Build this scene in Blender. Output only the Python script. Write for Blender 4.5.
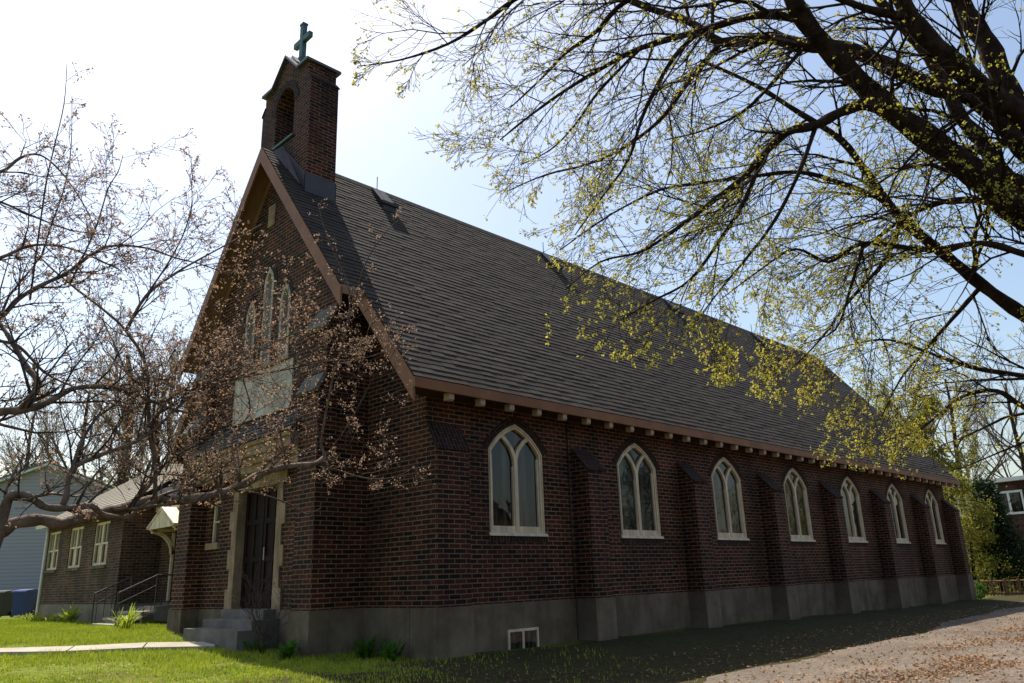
import bpy, math, random
import numpy as np
from mathutils import Vector, noise as mnoise

for o in list(bpy.data.objects):
    bpy.data.objects.remove(o)
SC = bpy.context.scene
COL = SC.collection
R = math.radians

# ------------------------------------------------------------------ camera
CAM = np.array([-8.8854, -10.7643, 1.2116])
YAW, PITCH, ROLL, FPX = 0.7815, 0.2957, -0.0333, 778.3
fw = np.array([math.cos(YAW)*math.cos(PITCH), math.sin(YAW)*math.cos(PITCH), math.sin(PITCH)])
_r = np.array([math.sin(YAW), -math.cos(YAW), 0.0])
_u = np.cross(_r, fw)
rt = _r*math.cos(ROLL)+_u*math.sin(ROLL)
up = -_r*math.sin(ROLL)+_u*math.cos(ROLL)
cd = bpy.data.cameras.new("camera")
cd.sensor_width = 36.0
cd.lens = FPX*36.0/1024.0
cd.clip_start = 0.05
cd.clip_end = 3000
cam = bpy.data.objects.new("camera", cd)
COL.objects.link(cam)
from mathutils import Matrix
m4 = Matrix(((rt[0], up[0], -fw[0], CAM[0]), (rt[1], up[1], -fw[1], CAM[1]), (rt[2], up[2], -fw[2], CAM[2]), (0, 0, 0, 1)))
cam.matrix_world = m4
SC.camera = cam

# ------------------------------------------------------------------ world, sun, exposure
SUNV = Vector((0.12, 0.60, 1.0)).normalized()          # direction towards the sun
elev = math.asin(SUNV.z)
az = math.atan2(SUNV.x, SUNV.y)                        # clockwise from +Y
w = bpy.data.worlds.new("World"); SC.world = w; w.use_nodes = True
nt = w.node_tree
bg = nt.nodes["Background"]
sky = nt.nodes.new("ShaderNodeTexSky")
sky.sky_type = 'NISHITA'; sky.sun_disc = False
sky.sun_elevation = elev; sky.sun_rotation = az
sky.air_density = 1.25; sky.dust_density = 2.2; sky.ozone_density = 1.0
nt.links.new(sky.outputs[0], bg.inputs[0])
bg.inputs[1].default_value = 0.115
sl = bpy.data.lights.new("sun", 'SUN'); sl.energy = 5.0; sl.angle = R(0.5); sl.color = (1.0, 0.93, 0.82)
so = bpy.data.objects.new("sun", sl); COL.objects.link(so)
so.rotation_euler = SUNV.to_track_quat('Z', 'Y').to_euler()
so.location = (0, 0, 40)
SC.view_settings.view_transform = 'Standard'
SC.view_settings.look = 'None'
SC.view_settings.gamma = 1
SC.view_settings.exposure = 0.62
SC.render.engine = 'CYCLES'

rnd = random.Random(7)
NR = np.random.RandomState(11)

def at(px, py, d):                                     # a point at a chosen real distance
    v = fw+rt*((px-512)/FPX)-up*((py-341.5)/FPX)
    return CAM+v*d
def onz(px, py, z):
    v = fw+rt*((px-512)/FPX)-up*((py-341.5)/FPX)
    return CAM+v*((z-CAM[2])/v[2])

# ------------------------------------------------------------------ materials
MATS = {}
class NT:
    def __init__(s, name, rough=0.8, spec=0.3):
        s.m = bpy.data.materials.new(name); s.m.use_nodes = True
        s.t = s.m.node_tree; s.b = s.t.nodes["Principled BSDF"]; s.out = s.t.nodes["Material Output"]
        s.b.inputs["Roughness"].default_value = rough
        s.b.inputs["Specular IOR Level"].default_value = spec
        MATS[name] = s.m
    def n(s, typ, **kw):
        x = s.t.nodes.new(typ)
        for k, v in kw.items():
            if k.startswith('i_'):
                x.inputs[k[2:].replace('_', ' ')].default_value = v
            else: setattr(x, k, v)
        return x
    def l(s, a, b): s.t.links.new(a, b)
    def ramp(s, fac, stops):
        x = s.n("ShaderNodeValToRGB")
        e = x.color_ramp.elements
        while len(e) < len(stops): e.new(0.5)
        for q, (p, c) in zip(e, stops):
            q.position = p; q.color = (*c, 1) if len(c) == 3 else c
        s.l(fac, x.inputs[0]); return x.outputs[0]
    def noise(s, vec, scale, detail=4, rough=0.6):
        x = s.n("ShaderNodeTexNoise"); x.inputs["Scale"].default_value = scale
        x.inputs["Detail"].default_value = detail; x.inputs["Roughness"].default_value = rough
        s.l(vec, x.inputs["Vector"]); return x.outputs["Fac"]
    def mix(s, a, b, fac, typ='MIX'):
        x = s.n("ShaderNodeMix", data_type='RGBA', blend_type=typ)
        for sock, v in ((x.inputs[0], fac), (x.inputs[6], a), (x.inputs[7], b)):
            if hasattr(v, 'links'): s.l(v, sock)
            elif isinstance(v, (int, float)): sock.default_value = v
            else: sock.default_value = (*v, 1)
        return x.outputs[2]
    def bump(s, h, strength=0.5, dist=0.01, prev=None):
        x = s.n("ShaderNodeBump"); x.inputs["Strength"].default_value = strength; x.inputs["Distance"].default_value = dist
        s.l(h, x.inputs["Height"])
        if prev is not None: s.l(prev, x.inputs["Normal"])
        return x.outputs[0]
    def coord(s, k="Object"): return s.n("ShaderNodeTexCoord").outputs[k]

def brick_mat(name, c1, c2, mortar, bw=0.255, rh=0.083, ms=0.009, rot=False, dark=1.0):
    s = NT(name, 0.85, 0.25)
    uv = s.coord("UV")
    vec = uv
    if rot:
        mp = s.n("ShaderNodeMapping"); mp.inputs["Rotation"].default_value = (0, 0, R(90)); s.l(uv, mp.inputs[0]); vec = mp.outputs[0]
    # slight waviness of the courses
    nz = s.n("ShaderNodeTexNoise"); nz.inputs["Scale"].default_value = 1.3; s.l(vec, nz.inputs["Vector"])
    vm = s.n("ShaderNodeVectorMath", operation='MULTIPLY_ADD')
    s.l(nz.outputs["Color"], vm.inputs[0]); vm.inputs[1].default_value = (0.012, 0.010, 0); s.l(vec, vm.inputs[2])
    b = s.n("ShaderNodeTexBrick"); s.l(vm.outputs[0], b.inputs["Vector"])
    b.inputs["Scale"].default_value = 1.0; b.inputs["Brick Width"].default_value = bw; b.inputs["Row Height"].default_value = rh
    b.inputs["Mortar Size"].default_value = ms; b.inputs["Mortar Smooth"].default_value = 0.25; b.inputs["Bias"].default_value = -0.1
    b.inputs["Color1"].default_value = (*c1, 1); b.inputs["Color2"].default_value = (*c2, 1); b.inputs["Mortar"].default_value = (*mortar, 1)
    n1 = s.noise(uv, 0.7, 5); n2 = s.noise(uv, 22, 3)
    st = s.ramp(n1, [(0.3, (0.52, 0.5, 0.5)), (0.5, (1, 1, 1)), (0.72, (1.35, 1.3, 1.25))])
    mps = s.n("ShaderNodeMapping"); mps.inputs["Scale"].default_value = (1.6, 0.22, 1); s.l(uv, mps.inputs[0])
    st = s.mix(st, s.ramp(s.noise(mps.outputs[0], 1.1, 5), [(0.35, (0.62, 0.62, 0.64)), (0.6, (1.08, 1.05, 1.02))]), 1.0, 'MULTIPLY')
    gr = s.ramp(n2, [(0.3, (0.75, 0.75, 0.75)), (0.7, (1.25, 1.25, 1.25))])
    c = s.mix(b.outputs["Color"], st, 1.0, 'MULTIPLY'); c = s.mix(c, gr, 1.0, 'MULTIPLY')
    s.l(c, s.b.inputs["Base Color"])
    inv = s.n("ShaderNodeMath", operation='SUBTRACT'); inv.inputs[0].default_value = 1.0; s.l(b.outputs["Fac"], inv.inputs[1])
    bp = s.bump(inv.outputs[0], 0.7, 0.008)
    bp = s.bump(n2, 0.35, 0.006, bp)
    s.l(bp, s.b.inputs["Normal"])
    return s.m
brick_mat("brick", (0.0075, 0.0042, 0.0032), (0.086, 0.022, 0.010), (0.21, 0.125, 0.074), ms=0.010)
brick_mat("brick_soldier", (0.010, 0.006, 0.005), (0.045, 0.015, 0.010), (0.085, 0.055, 0.038), bw=0.22, rh=0.083, rot=True)
brick_mat("brick_hall", (0.035, 0.018, 0.012), (0.115, 0.055, 0.032), (0.19, 0.135, 0.09), ms=0.009)
brick_mat("brick_far", (0.05, 0.022, 0.016), (0.10, 0.04, 0.03), (0.12, 0.09, 0.07), ms=0.006)

def noisy(name, ca, cb, scale=6, rough=0.8, spec=0.3, bs=0.3, bd=0.01, bscale=40, metallic=0, streak=None):
    s = NT(name, rough, spec)
    v = s.coord("Object")
    n = s.noise(v, scale, 6, 0.65)
    c = s.ramp(n, [(0.32, ca), (0.68, cb)])
    if streak:
        mp = s.n("ShaderNodeMapping"); mp.inputs["Scale"].default_value = streak; s.l(v, mp.inputs[0])
        n3 = s.noise(mp.outputs[0], 2.0, 5)
        g = s.ramp(n3, [(0.3, (0.6, 0.58, 0.55)), (0.6, (1.05, 1.05, 1.05))])
        c = s.mix(c, g, 1.0, 'MULTIPLY')
    s.l(c, s.b.inputs["Base Color"])
    n2 = s.noise(v, bscale, 4)
    s.l(s.bump(n2, bs, bd), s.b.inputs["Normal"])
    s.b.inputs["Metallic"].default_value = metallic
    return s
noisy("concrete", (0.100, 0.074, 0.049), (0.195, 0.150, 0.104), 1.6, 0.9, 0.2, 0.5, 0.01, 30, streak=(1, 1, 0.25))
noisy("hall_concrete", (0.16, 0.13, 0.095), (0.24, 0.20, 0.15), 1.6, 0.9, 0.2, 0.5, 0.01, 30)
noisy("step_concrete", (0.11, 0.098, 0.085), (0.20, 0.18, 0.16), 2.5, 0.9, 0.2, 0.5, 0.008, 35)
noisy("path_concrete", (0.30, 0.26, 0.20), (0.42, 0.38, 0.31), 2.5, 0.9, 0.2, 0.4, 0.008, 35)
noisy("limestone", (0.23, 0.155, 0.095), (0.37, 0.26, 0.17), 3, 0.85, 0.2, 0.4, 0.008, 30, streak=(2, 2, 0.5))
noisy("stucco", (0.42, 0.37, 0.31), (0.58, 0.52, 0.45), 3, 0.9, 0.2, 0.4, 0.008, 50, streak=(2, 2, 0.3))
noisy("cream_paint", (0.58, 0.46, 0.31), (0.72, 0.59, 0.41), 5, 0.5, 0.4, 0.15, 0.003, 30, streak=(3, 3, 0.5))
noisy("tail_paint", (0.32, 0.22, 0.15), (0.46, 0.33, 0.23), 5, 0.6, 0.3, 0.2, 0.003, 30)
noisy("brown_trim", (0.17, 0.066, 0.022), (0.26, 0.105, 0.038), 2.2, 0.6, 0.35, 0.25, 0.004, 30)
noisy("soffit_board", (0.20, 0.105, 0.055), (0.30, 0.165, 0.09), 2.0, 0.7, 0.3, 0.25, 0.004, 25)
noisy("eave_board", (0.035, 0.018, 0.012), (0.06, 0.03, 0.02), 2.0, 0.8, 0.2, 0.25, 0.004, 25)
noisy("door_wood", (0.010, 0.005, 0.004), (0.022, 0.009, 0.006), 3.0, 0.75, 0.15, 0.3, 0.004, 25, streak=(5, 5, 0.4))
noisy("lead_sheet", (0.022, 0.018, 0.021), (0.045, 0.037, 0.042), 3.0, 0.45, 0.5, 0.3, 0.006, 12)
noisy("copper_green", (0.03, 0.085, 0.085), (0.06, 0.15, 0.14), 6.0, 0.6, 0.4, 0.3, 0.004, 25)
noisy("coping_metal", (0.05, 0.05, 0.055), (0.09, 0.085, 0.09), 4.0, 0.5, 0.5, 0.2, 0.004, 25)
noisy("pale_flashing", (0.32, 0.32, 0.27), (0.45, 0.45, 0.40), 4.0, 0.5, 0.5, 0.2, 0.004, 25)
noisy("vent_metal", (0.018, 0.018, 0.018), (0.04, 0.038, 0.036), 4.0, 0.55, 0.5, 0.2, 0.004, 25)
noisy("iron_paint", (0.018, 0.016, 0.016), (0.035, 0.03, 0.03), 4.0, 0.4, 0.5, 0.2, 0.002, 25)
noisy("slate", (0.035, 0.037, 0.045), (0.10, 0.10, 0.115), 5.0, 0.6, 0.4, 0.3, 0.004, 25)
noisy("white_paint", (0.62, 0.62, 0.60), (0.74, 0.74, 0.72), 3.0, 0.5, 0.4, 0.1, 0.002, 25)
noisy("hall_shingle", (0.17, 0.15, 0.12), (0.27, 0.24, 0.19), 9.0, 0.9, 0.2, 0.5, 0.01, 25)
noisy("grey_roofing", (0.10, 0.10, 0.11), (0.15, 0.15, 0.16), 5.0, 0.9, 0.2, 0.5, 0.01, 25)
noisy("bin_blue", (0.003, 0.022, 0.13), (0.005, 0.034, 0.18), 3.0, 0.4, 0.5, 0.1, 0.002, 20)
noisy("bin_black", (0.012, 0.012, 0.013), (0.02, 0.02, 0.022), 3.0, 0.4, 0.5, 0.1, 0.002, 20)
noisy("fence_wood", (0.16, 0.09, 0.05), (0.26, 0.16, 0.09), 5.0, 0.85, 0.2, 0.4, 0.006, 25, streak=(6, 6, 0.6))
noisy("bark_dark", (0.022, 0.014, 0.011), (0.065, 0.043, 0.032), 9.0, 0.95, 0.1, 0.9, 0.03, 22, streak=(5, 5, 1.2))
noisy("bark_grey", (0.08, 0.055, 0.04), (0.26, 0.19, 0.14), 12.0, 0.9, 0.15, 0.8, 0.012, 60)
noisy("twig_far", (0.10, 0.075, 0.06), (0.18, 0.14, 0.115), 2.0, 0.95, 0.1, 0.2, 0.01, 10)
noisy("twig_near", (0.05, 0.035, 0.028), (0.13, 0.095, 0.075), 14.0, 0.9, 0.1, 0.3, 0.004, 60)
noisy("interior_dark", (0.012, 0.011, 0.010), (0.02, 0.018, 0.016), 2.0, 0.9, 0.1, 0.1, 0.002, 10)

def siding():
    s = NT("siding", 0.6, 0.3)
    v = s.coord("UV"); sep = s.n("ShaderNodeSeparateXYZ"); s.l(v, sep.inputs[0])
    d = s.n("ShaderNodeMath", operation='DIVIDE'); s.l(sep.outputs[1], d.inputs[0]); d.inputs[1].default_value = 0.2
    f = s.n("ShaderNodeMath", operation='FRACT'); s.l(d.outputs[0], f.inputs[0])
    c = s.ramp(f.outputs[0], [(0.0, (0.10, 0.11, 0.14)), (0.12, (0.36, 0.36, 0.42)), (1.0, (0.40, 0.40, 0.46))])
    s.l(c, s.b.inputs["Base Color"]); s.l(s.bump(f.outputs[0], 0.6, 0.02), s.b.inputs["Normal"])
siding()

def shingle():
    s = NT("shingle", 0.95, 0.15)
    uv = s.coord("UV")
    b = s.n("ShaderNodeTexBrick"); s.l(uv, b.inputs["Vector"])
    b.inputs["Scale"].default_value = 1; b.inputs["Brick Width"].default_value = 0.30; b.inputs["Row Height"].default_value = 0.155
    b.inputs["Mortar Size"].default_value = 0.004; b.inputs["Bias"].default_value = 0.0
    b.inputs["Color1"].default_value = (0.044, 0.036, 0.030, 1); b.inputs["Color2"].default_value = (0.062, 0.051, 0.042, 1); b.inputs["Mortar"].default_value = (0.02, 0.017, 0.015, 1)
    n1 = s.noise(uv, 0.45, 5); n2 = s.noise(uv, 60, 2)
    a = s.ramp(n1, [(0.3, (0.78, 0.77, 0.78)), (0.7, (1.2, 1.18, 1.12))]); g = s.ramp(n2, [(0.3, (0.7, 0.7, 0.7)), (0.7, (1.3, 1.3, 1.3))])
    mp = s.n("ShaderNodeMapping"); mp.inputs["Scale"].default_value = (2.2, 0.12, 1); s.l(uv, mp.inputs[0])
    n3 = s.noise(mp.outputs[0], 1.4, 4)
    sk = s.ramp(n3, [(0.3, (0.8, 0.8, 0.82)), (0.65, (1.08, 1.06, 1.03))])
    c = s.mix(b.outputs["Color"], a, 1.0, 'MULTIPLY'); c = s.mix(c, g, 1.0, 'MULTIPLY'); c = s.mix(c, sk, 1.0, 'MULTIPLY')
    s.l(c, s.b.inputs["Base Color"]); s.l(s.bump(n2, 0.5, 0.004), s.b.inputs["Normal"])
shingle()

def glass():
    s = NT("window_glass", 0.03, 0.5)
    v = s.coord("Object")
    s.b.inputs["Base Color"].default_value = (0.018, 0.018, 0.017, 1)
    s.b.inputs["IOR"].default_value = 1.45
    n = s.noise(v, 1.6, 2); s.l(s.bump(n, 0.25, 0.03), s.b.inputs["Normal"])
    mp = s.n("ShaderNodeMapping"); mp.inputs["Scale"].default_value = (5, 5, 0.6); s.l(s.coord("Generated"), mp.inputs[0])
    oi = s.n("ShaderNodeObjectInfo"); av = s.n("ShaderNodeVectorMath", operation='ADD'); s.l(mp.outputs[0], av.inputs[0]); s.l(oi.outputs["Location"], av.inputs[1])
    n2 = s.noise(av.outputs[0], 1.7, 4)
    s.l(s.ramp(n2, [(0.42, (0.008, 0.008, 0.007)), (0.58, (0.05, 0.042, 0.030)), (0.75, (0.11, 0.095, 0.07))]), s.b.inputs["Base Color"])
glass()

def leafmat(name, ca, cb, trans=0.5, scale=1.2):
    s = NT(name, 0.6, 0.25)
    v = s.coord("Object")
    n = s.noise(v, scale, 3); n2 = s.noise(v, scale*14, 2)
    c = s.ramp(n2, [(0.3, ca), (0.7, cb)])
    c2 = s.mix(c, s.ramp(n, [(0.3, (0.75, 0.8, 0.75)), (0.7, (1.2, 1.15, 1.0))]), 1.0, 'MULTIPLY')
    s.l(c2, s.b.inputs["Base Color"])
    tr = s.n("ShaderNodeBsdfTranslucent"); s.l(c2, tr.inputs[0])
    ms = s.n("ShaderNodeMixShader"); ms.inputs[0].default_value = trans
    s.l(s.b.outputs[0], ms.inputs[1]); s.l(tr.outputs[0], ms.inputs[2]); s.l(ms.outputs[0], s.out.inputs[0])
leafmat("young_leaf", (0.40, 0.37, 0.05), (0.66, 0.58, 0.11), 0.5)
leafmat("bud_tan", (0.26, 0.15, 0.10), (0.56, 0.37, 0.26), 0.4)
leafmat("bud_far", (0.18, 0.16, 0.09), (0.30, 0.26, 0.14), 0.4)
leafmat("olive_leaf", (0.15, 0.155, 0.03), (0.34, 0.31, 0.055), 0.5)
leafmat("cedar_leaf", (0.010, 0.024, 0.008), (0.03, 0.055, 0.015), 0.2)
leafmat("grass_blade", (0.20, 0.29, 0.02), (0.44, 0.48, 0.05), 0.4, 0.8)
leafmat("plant_leaf", (0.03, 0.09, 0.012), (0.09, 0.20, 0.02), 0.4)
leafmat("dry_leaf", (0.15, 0.075, 0.035), (0.42, 0.25, 0.15), 0.2, 2.0)
leafmat("petal_pink", (0.5, 0.12, 0.09), (0.7, 0.25, 0.18), 0.3)

def ground_mats():
    s = NT("lawn", 0.95, 0.1)
    v = s.coord("Object")
    n = s.noise(v, 0.55, 6, 0.65); n2 = s.noise(v, 9, 4)
    c = s.ramp(n, [(0.30, (0.13, 0.10, 0.035)), (0.42, (0.12, 0.135, 0.02)), (0.62, (0.15, 0.18, 0.02)), (0.8, (0.21, 0.21, 0.04))])
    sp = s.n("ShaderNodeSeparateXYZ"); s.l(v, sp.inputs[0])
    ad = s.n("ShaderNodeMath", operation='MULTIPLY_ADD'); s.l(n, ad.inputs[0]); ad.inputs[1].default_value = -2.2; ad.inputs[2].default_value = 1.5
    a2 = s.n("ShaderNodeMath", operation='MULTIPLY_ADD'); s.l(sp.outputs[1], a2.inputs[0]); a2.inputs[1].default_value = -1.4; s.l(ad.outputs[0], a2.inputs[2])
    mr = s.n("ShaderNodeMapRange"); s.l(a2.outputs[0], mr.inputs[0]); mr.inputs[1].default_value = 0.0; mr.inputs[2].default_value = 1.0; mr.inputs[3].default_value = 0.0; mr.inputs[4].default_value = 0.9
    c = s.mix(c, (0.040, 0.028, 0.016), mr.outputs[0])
    g = s.ramp(n2, [(0.3, (0.6, 0.6, 0.6)), (0.7, (1.25, 1.25, 1.2))])
    s.l(s.mix(c, g, 1.0, 'MULTIPLY'), s.b.inputs["Base Color"]); s.l(s.bump(n2, 1.0, 0.06), s.b.inputs["Normal"])
    s = NT("gravel", 0.95, 0.15)
    v = s.coord("Object")
    n = s.noise(v, 0.5, 5, 0.6); vo = s.n("ShaderNodeTexVoronoi"); vo.inputs["Scale"].default_value = 30; s.l(v, vo.inputs["Vector"])
    c = s.ramp(n, [(0.3, (0.105, 0.084, 0.064)), (0.7, (0.205, 0.170, 0.134))])
    c2 = s.mix(c, vo.outputs["Color"], 0.12, 'OVERLAY')
    n3 = s.noise(v, 14, 4)
    g = s.ramp(n3, [(0.3, (0.65, 0.62, 0.6)), (0.7, (1.2, 1.2, 1.2))])
    s.l(s.mix(c2, g, 1.0, 'MULTIPLY'), s.b.inputs["Base Color"])
    bp = s.bump(vo.outputs["Distance"], 0.6, 0.02); s.l(s.bump(n3, 0.8, 0.03, bp), s.b.inputs["Normal"])
ground_mats()

# ------------------------------------------------------------------ mesh helpers
class MB:
    """collects shapes for ONE mesh; UVs in metres, projected by face direction"""
    def __init__(s): s.v = []; s.f = []; s.uv = {}
    def face(s, pts, uv=None):
        i = len(s.v); s.v += [tuple(map(float, p)) for p in pts]; s.f.append(tuple(range(i, i+len(pts))))
        if uv: s.uv[len(s.f)-1] = uv
        return s
    def box(s, x0, x1, y0, y1, z0, z1):
        a, b, c, d = (x0, y0), (x1, y0), (x1, y1), (x0, y1)
        s.face([(*p, z0) for p in (d, c, b, a)]); s.face([(*p, z1) for p in (a, b, c, d)])
        for p, q in ((a, b), (b, c), (c, d), (d, a)):
            s.face([(*p, z0), (*q, z0), (*q, z1), (*p, z1)])
        return s
    def prism(s, poly, a, vec):
        """poly: 3D points of one end face; vec: extrusion"""
        vec = Vector(vec); p0 = [Vector(p) for p in poly]; p1 = [p+vec for p in p0]
        n = len(p0)
        nrm = Vector((0, 0, 0))
        for i in range(n): nrm += p0[i].cross(p0[(i+1) % n])
        if nrm.dot(vec) > 0: p0, p1 = p0[::-1], p1[::-1]
        s.face(p0); s.face(p1[::-1])
        for i in range(n):
            j = (i+1) % n
            s.face([p0[j], p0[i], p1[i], p1[j]])
        return s
    def bar(s, a, b, r, n=8, r2=None):
        tube(s, [a, b], [r, r2 if r2 is not None else r], n); return s
    def beam(s, a, b, wd, ht, upv=(0, 0, 1)):
        a = Vector(a); b = Vector(b); d = (b-a).normalized(); sd = d.cross(Vector(upv)).normalized(); u = sd.cross(d)
        q = [a+sd*(i*wd/2)+u*(j*ht/2) for i, j in ((-1, -1), (1, -1), (1, 1), (-1, 1))]
        s.prism(q, None, b-a); return s
    def build(s, name, mat, parent=None, smooth=False):
        me = bpy.data.meshes.new(name); me.from_pydata(s.v, [], s.f)
        me.materials.append(MATS[mat])
        uvl = me.uv_layers.new(name="UVMap")
        nv = len(me.loops); arr = np.zeros((nv, 2), dtype=np.float32)
        co = np.array(s.v, dtype=np.float64)
        nrm = np.zeros(len(me.polygons)*3); me.polygons.foreach_get("normal", nrm); nrm = nrm.reshape(-1, 3)
        for p in me.polygons:
            ls = p.loop_start; idx = s.f[p.index]
            if p.index in s.uv:
                for k, q in enumerate(s.uv[p.index]): arr[ls+k] = q
                continue
            n = np.abs(nrm[p.index]); q = co[list(idx)]
            if n[2] > 0.75: u = q[:, [0, 1]]
            elif n[0] > n[1]: u = q[:, [1, 2]]
            else: u = q[:, [0, 2]]
            arr[ls:ls+len(idx)] = u
        uvl.data.foreach_set("uv", arr.ravel())
        if smooth: me.polygons.foreach_set("use_smooth", [True]*len(me.polygons))
        o = bpy.data.objects.new(name, me); COL.objects.link(o)
        if parent is not None: o.parent = parent
        return o

def tube(mb, pts, rad, n=6):
    pts = [Vector(p) for p in pts]
    base = len(mb.v); ref = Vector((0.31, 0.17, 0.93))
    prev = None
    for i, p in enumerate(pts):
        d = (pts[min(i+1, len(pts)-1)]-pts[max(i-1, 0)])
        if d.length < 1e-6: d = Vector((0, 0, 1))
        d.normalize()
        s_ = d.cross(ref if prev is None else prev)
        if prev is None:
            if s_.length < 0.05: s_ = d.cross(Vector((1, 0, 0)))
            a = s_.normalized()
        else:
            a = (prev-d*prev.dot(d))
            if a.length < 1e-4: a = d.orthogonal()
            a.normalize()
        prev = a; b = d.cross(a)
        for k in range(n):
            t = 2*math.pi*k/n
            mb.v.append(tuple(p+(a*math.cos(t)+b*math.sin(t))*rad[i]))
    for i in range(len(pts)-1):
        for k in range(n):
            j = (k+1) % n
            mb.f.append((base+i*n+k, base+i*n+j, base+(i+1)*n+j, base+(i+1)*n+k))
    mb.f.append(tuple(base+k for k in range(n))[::-1]); e = base+(len(pts)-1)*n
    mb.f.append(tuple(e+k for k in range(n)))

class Fast:
    """large tube / leaf meshes without UV work"""
    def __init__(s): s.v = []; s.f = []
    def tube(s, pts, rad, n): tube(s, pts, rad, n)
    def quads(s, centers, sizes, flat=0.0, upbias=0.0, aspect=1.0):
        c = np.asarray(centers, dtype=np.float64); N = len(c)
        if N == 0: return
        sz = np.asarray(sizes, dtype=np.float64).reshape(-1, 1)
        a = NR.normal(size=(N, 3)); a[:, 2] *= (1-flat); a /= np.linalg.norm(a, axis=1, keepdims=True)
        b = NR.normal(size=(N, 3)); b[:, 2] *= (1-flat); b -= a*(a*b).sum(1, keepdims=True); b /= np.linalg.norm(b, axis=1, keepdims=True)
        nn = np.cross(a, b)
        base = len(s.v)
        P = np.stack([c-a*sz, c-b*sz*0.5*aspect+nn*sz*0.15, c+a*sz, c+b*sz*0.5*aspect+nn*sz*0.15], axis=1).reshape(-1, 3)
        s.v.extend(map(tuple, P)); s.f.extend((base+4*i, base+4*i+1, base+4*i+2, base+4*i+3) for i in range(N))
    def build(s, name, mat, parent=None, smooth=True):
        me = bpy.data.meshes.new(name); me.from_pydata(s.v, [], s.f); me.materials.append(MATS[mat])
        if smooth: me.polygons.foreach_set("use_smooth", [True]*len(me.polygons))
        o = bpy.data.objects.new(name, me); COL.objects.link(o)
        if parent is not None: o.parent = parent
        return o

def empty(name, loc=(0, 0, 0), label=None, cat=None, group=None):
    o = bpy.data.objects.new(name, None); COL.objects.link(o); o.location = loc; o.empty_display_size = 0.3
    tag(o, label, cat, group); return o
def tag(o, label=None, cat=None, group=None, kind=None):
    if label: o["label"] = label
    if cat: o["category"] = cat
    if group: o["group"] = group
    if kind: o["kind"] = kind
    return o
def rebase(root):
    """children were built in world coordinates: keep them there under an Empty placed at the thing's base"""
    loc = root.location.copy()
    for ch in root.children: ch.location = ch.location-loc

# ------------------------------------------------------------------ ground
def sstep(a, b, x):
    t = min(1, max(0, (x-a)/(b-a))); return t*t*(3-2*t)
def gz(x, y):
    z = 0.0
    z += 0.30*sstep(0.3, 7.5, y)
    z += -0.35*sstep(0.8, 3.4, -y)
    z += -0.18*sstep(4, 26, x)*(1-sstep(0.5, 3.5, -y))
    z += 0.018*math.sin(x*1.9+0.6)*math.sin(y*1.3+1.0)
    return z
def grid(name, mat, xs, ys, dz=0.0, edge=None):
    v = []; f = []
    nx, ny = len(xs), len(ys)
    for j, y in enumerate(ys):
        for i, x in enumerate(xs):
            yy = y
            if edge and j in (0, ny-1): yy = y+edge(x)
            v.append((x, yy, gz(x, yy)+dz))
    for j in range(ny-1):
        for i in range(nx-1):
            a = j*nx+i; f.append((a, a+1, a+nx+1, a+nx))
    me = bpy.data.meshes.new(name); me.from_pydata(v, [], f); me.materials.append(MATS[mat])
    me.polygons.foreach_set("use_smooth", [True]*len(f))
    o = bpy.data.objects.new(name, me); COL.objects.link(o); tag(o, kind="structure"); return o
xs = [-600, -300, -120, -60]+list(np.arange(-30, 60, 0.5))+[70, 100, 160, 300, 600, 900]
ys = [-600, -300, -120, -60]+list(np.arange(-30, 40, 0.5))+[50, 80, 150, 300, 600, 900]
grid("ground", "lawn", xs, ys)
dxs = list(np.arange(0.6, 62, 0.15))
drive = grid("driveway", "gravel", dxs, list(np.arange(-9.6, -3.3, 0.3)), 0.006,
             lambda x: 0.9*sstep(9, 20, x)+0.12*math.sin(x*0.9)+0.10*mnoise.noise(Vector((x*2.1, 0, 0)))+0.10*mnoise.noise(Vector((x*7, 3, 0)))-1.6*(1-sstep(0.5, 3.2, x))**2)
# concrete path from the front steps towards the street
pth = MB()
P0 = Vector((-1.9, 4.25, 0)); P1 = Vector((-9.5, 8.1, 0)); dd = (P1-P0).normalized(); sd = Vector((-dd.y, dd.x, 0))*0.34
N = 7
for i in range(N):
    a = P0.lerp(P1, i/N); b = P0.lerp(P1, (i+1)/N-0.003)
    q = [a-sd, a+sd, b+sd, b-sd]
    top = [Vector((p.x, p.y, gz(p.x, p.y)+0.055)) for p in q]
    pth.prism([t-Vector((0, 0, 0.12)) for t in top], None, (0, 0, 0.12))
tag(pth.build("path", "path_concrete"), kind="structure")

# ------------------------------------------------------------------ church
W = 9.4261; HC = W/2; ZR = 11.163; ZE = 4.5835; OE = 0.507
M = (ZR-ZE)/(HC+OE)
XE = 27.9                                              # far end of the roof
XB = -1.03                                             # face of the projecting centre bay
XW = -0.28                                             # face of the facade wings
XO = -1.42; XL = -0.92                                 # rake fronts over bay and wings
YR0, YR1 = 1.08, W-1.08                                # the bay's rake stops here
HF = 0.79
D = 3.95; X0 = 1.976
def roofz(y): return ZR-M*abs(y-HC)

church = empty("church", (13, HC, 0), "long dark brick gabled church with steep shingle roof and arched cream windows", "church")

def arch(u0, u1, z0, zs, za, n=7):
    """outline of a pointed opening, counter-clockwise from lower left"""
    uc = (u0+u1)/2; h = (u1-u0)/2; rise = za-zs
    # circle through (u1,zs) and (uc,za), tangent vertical at the spring when possible
    r = (h*h+rise*rise)/(2*h)
    pts = [(u0, z0), (u1, z0)]
    def side(sgn):
        c = (uc+sgn*h-sgn*r)
        a1 = math.atan2(rise, (uc-c)*sgn)
        return [(c+sgn*r*math.cos(a1*k/n), zs+r*math.sin(a1*k/n)) for k in range(n+1)]
    pts += side(1)
    pts += side(-1)[::-1][1:]
    return pts

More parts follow.
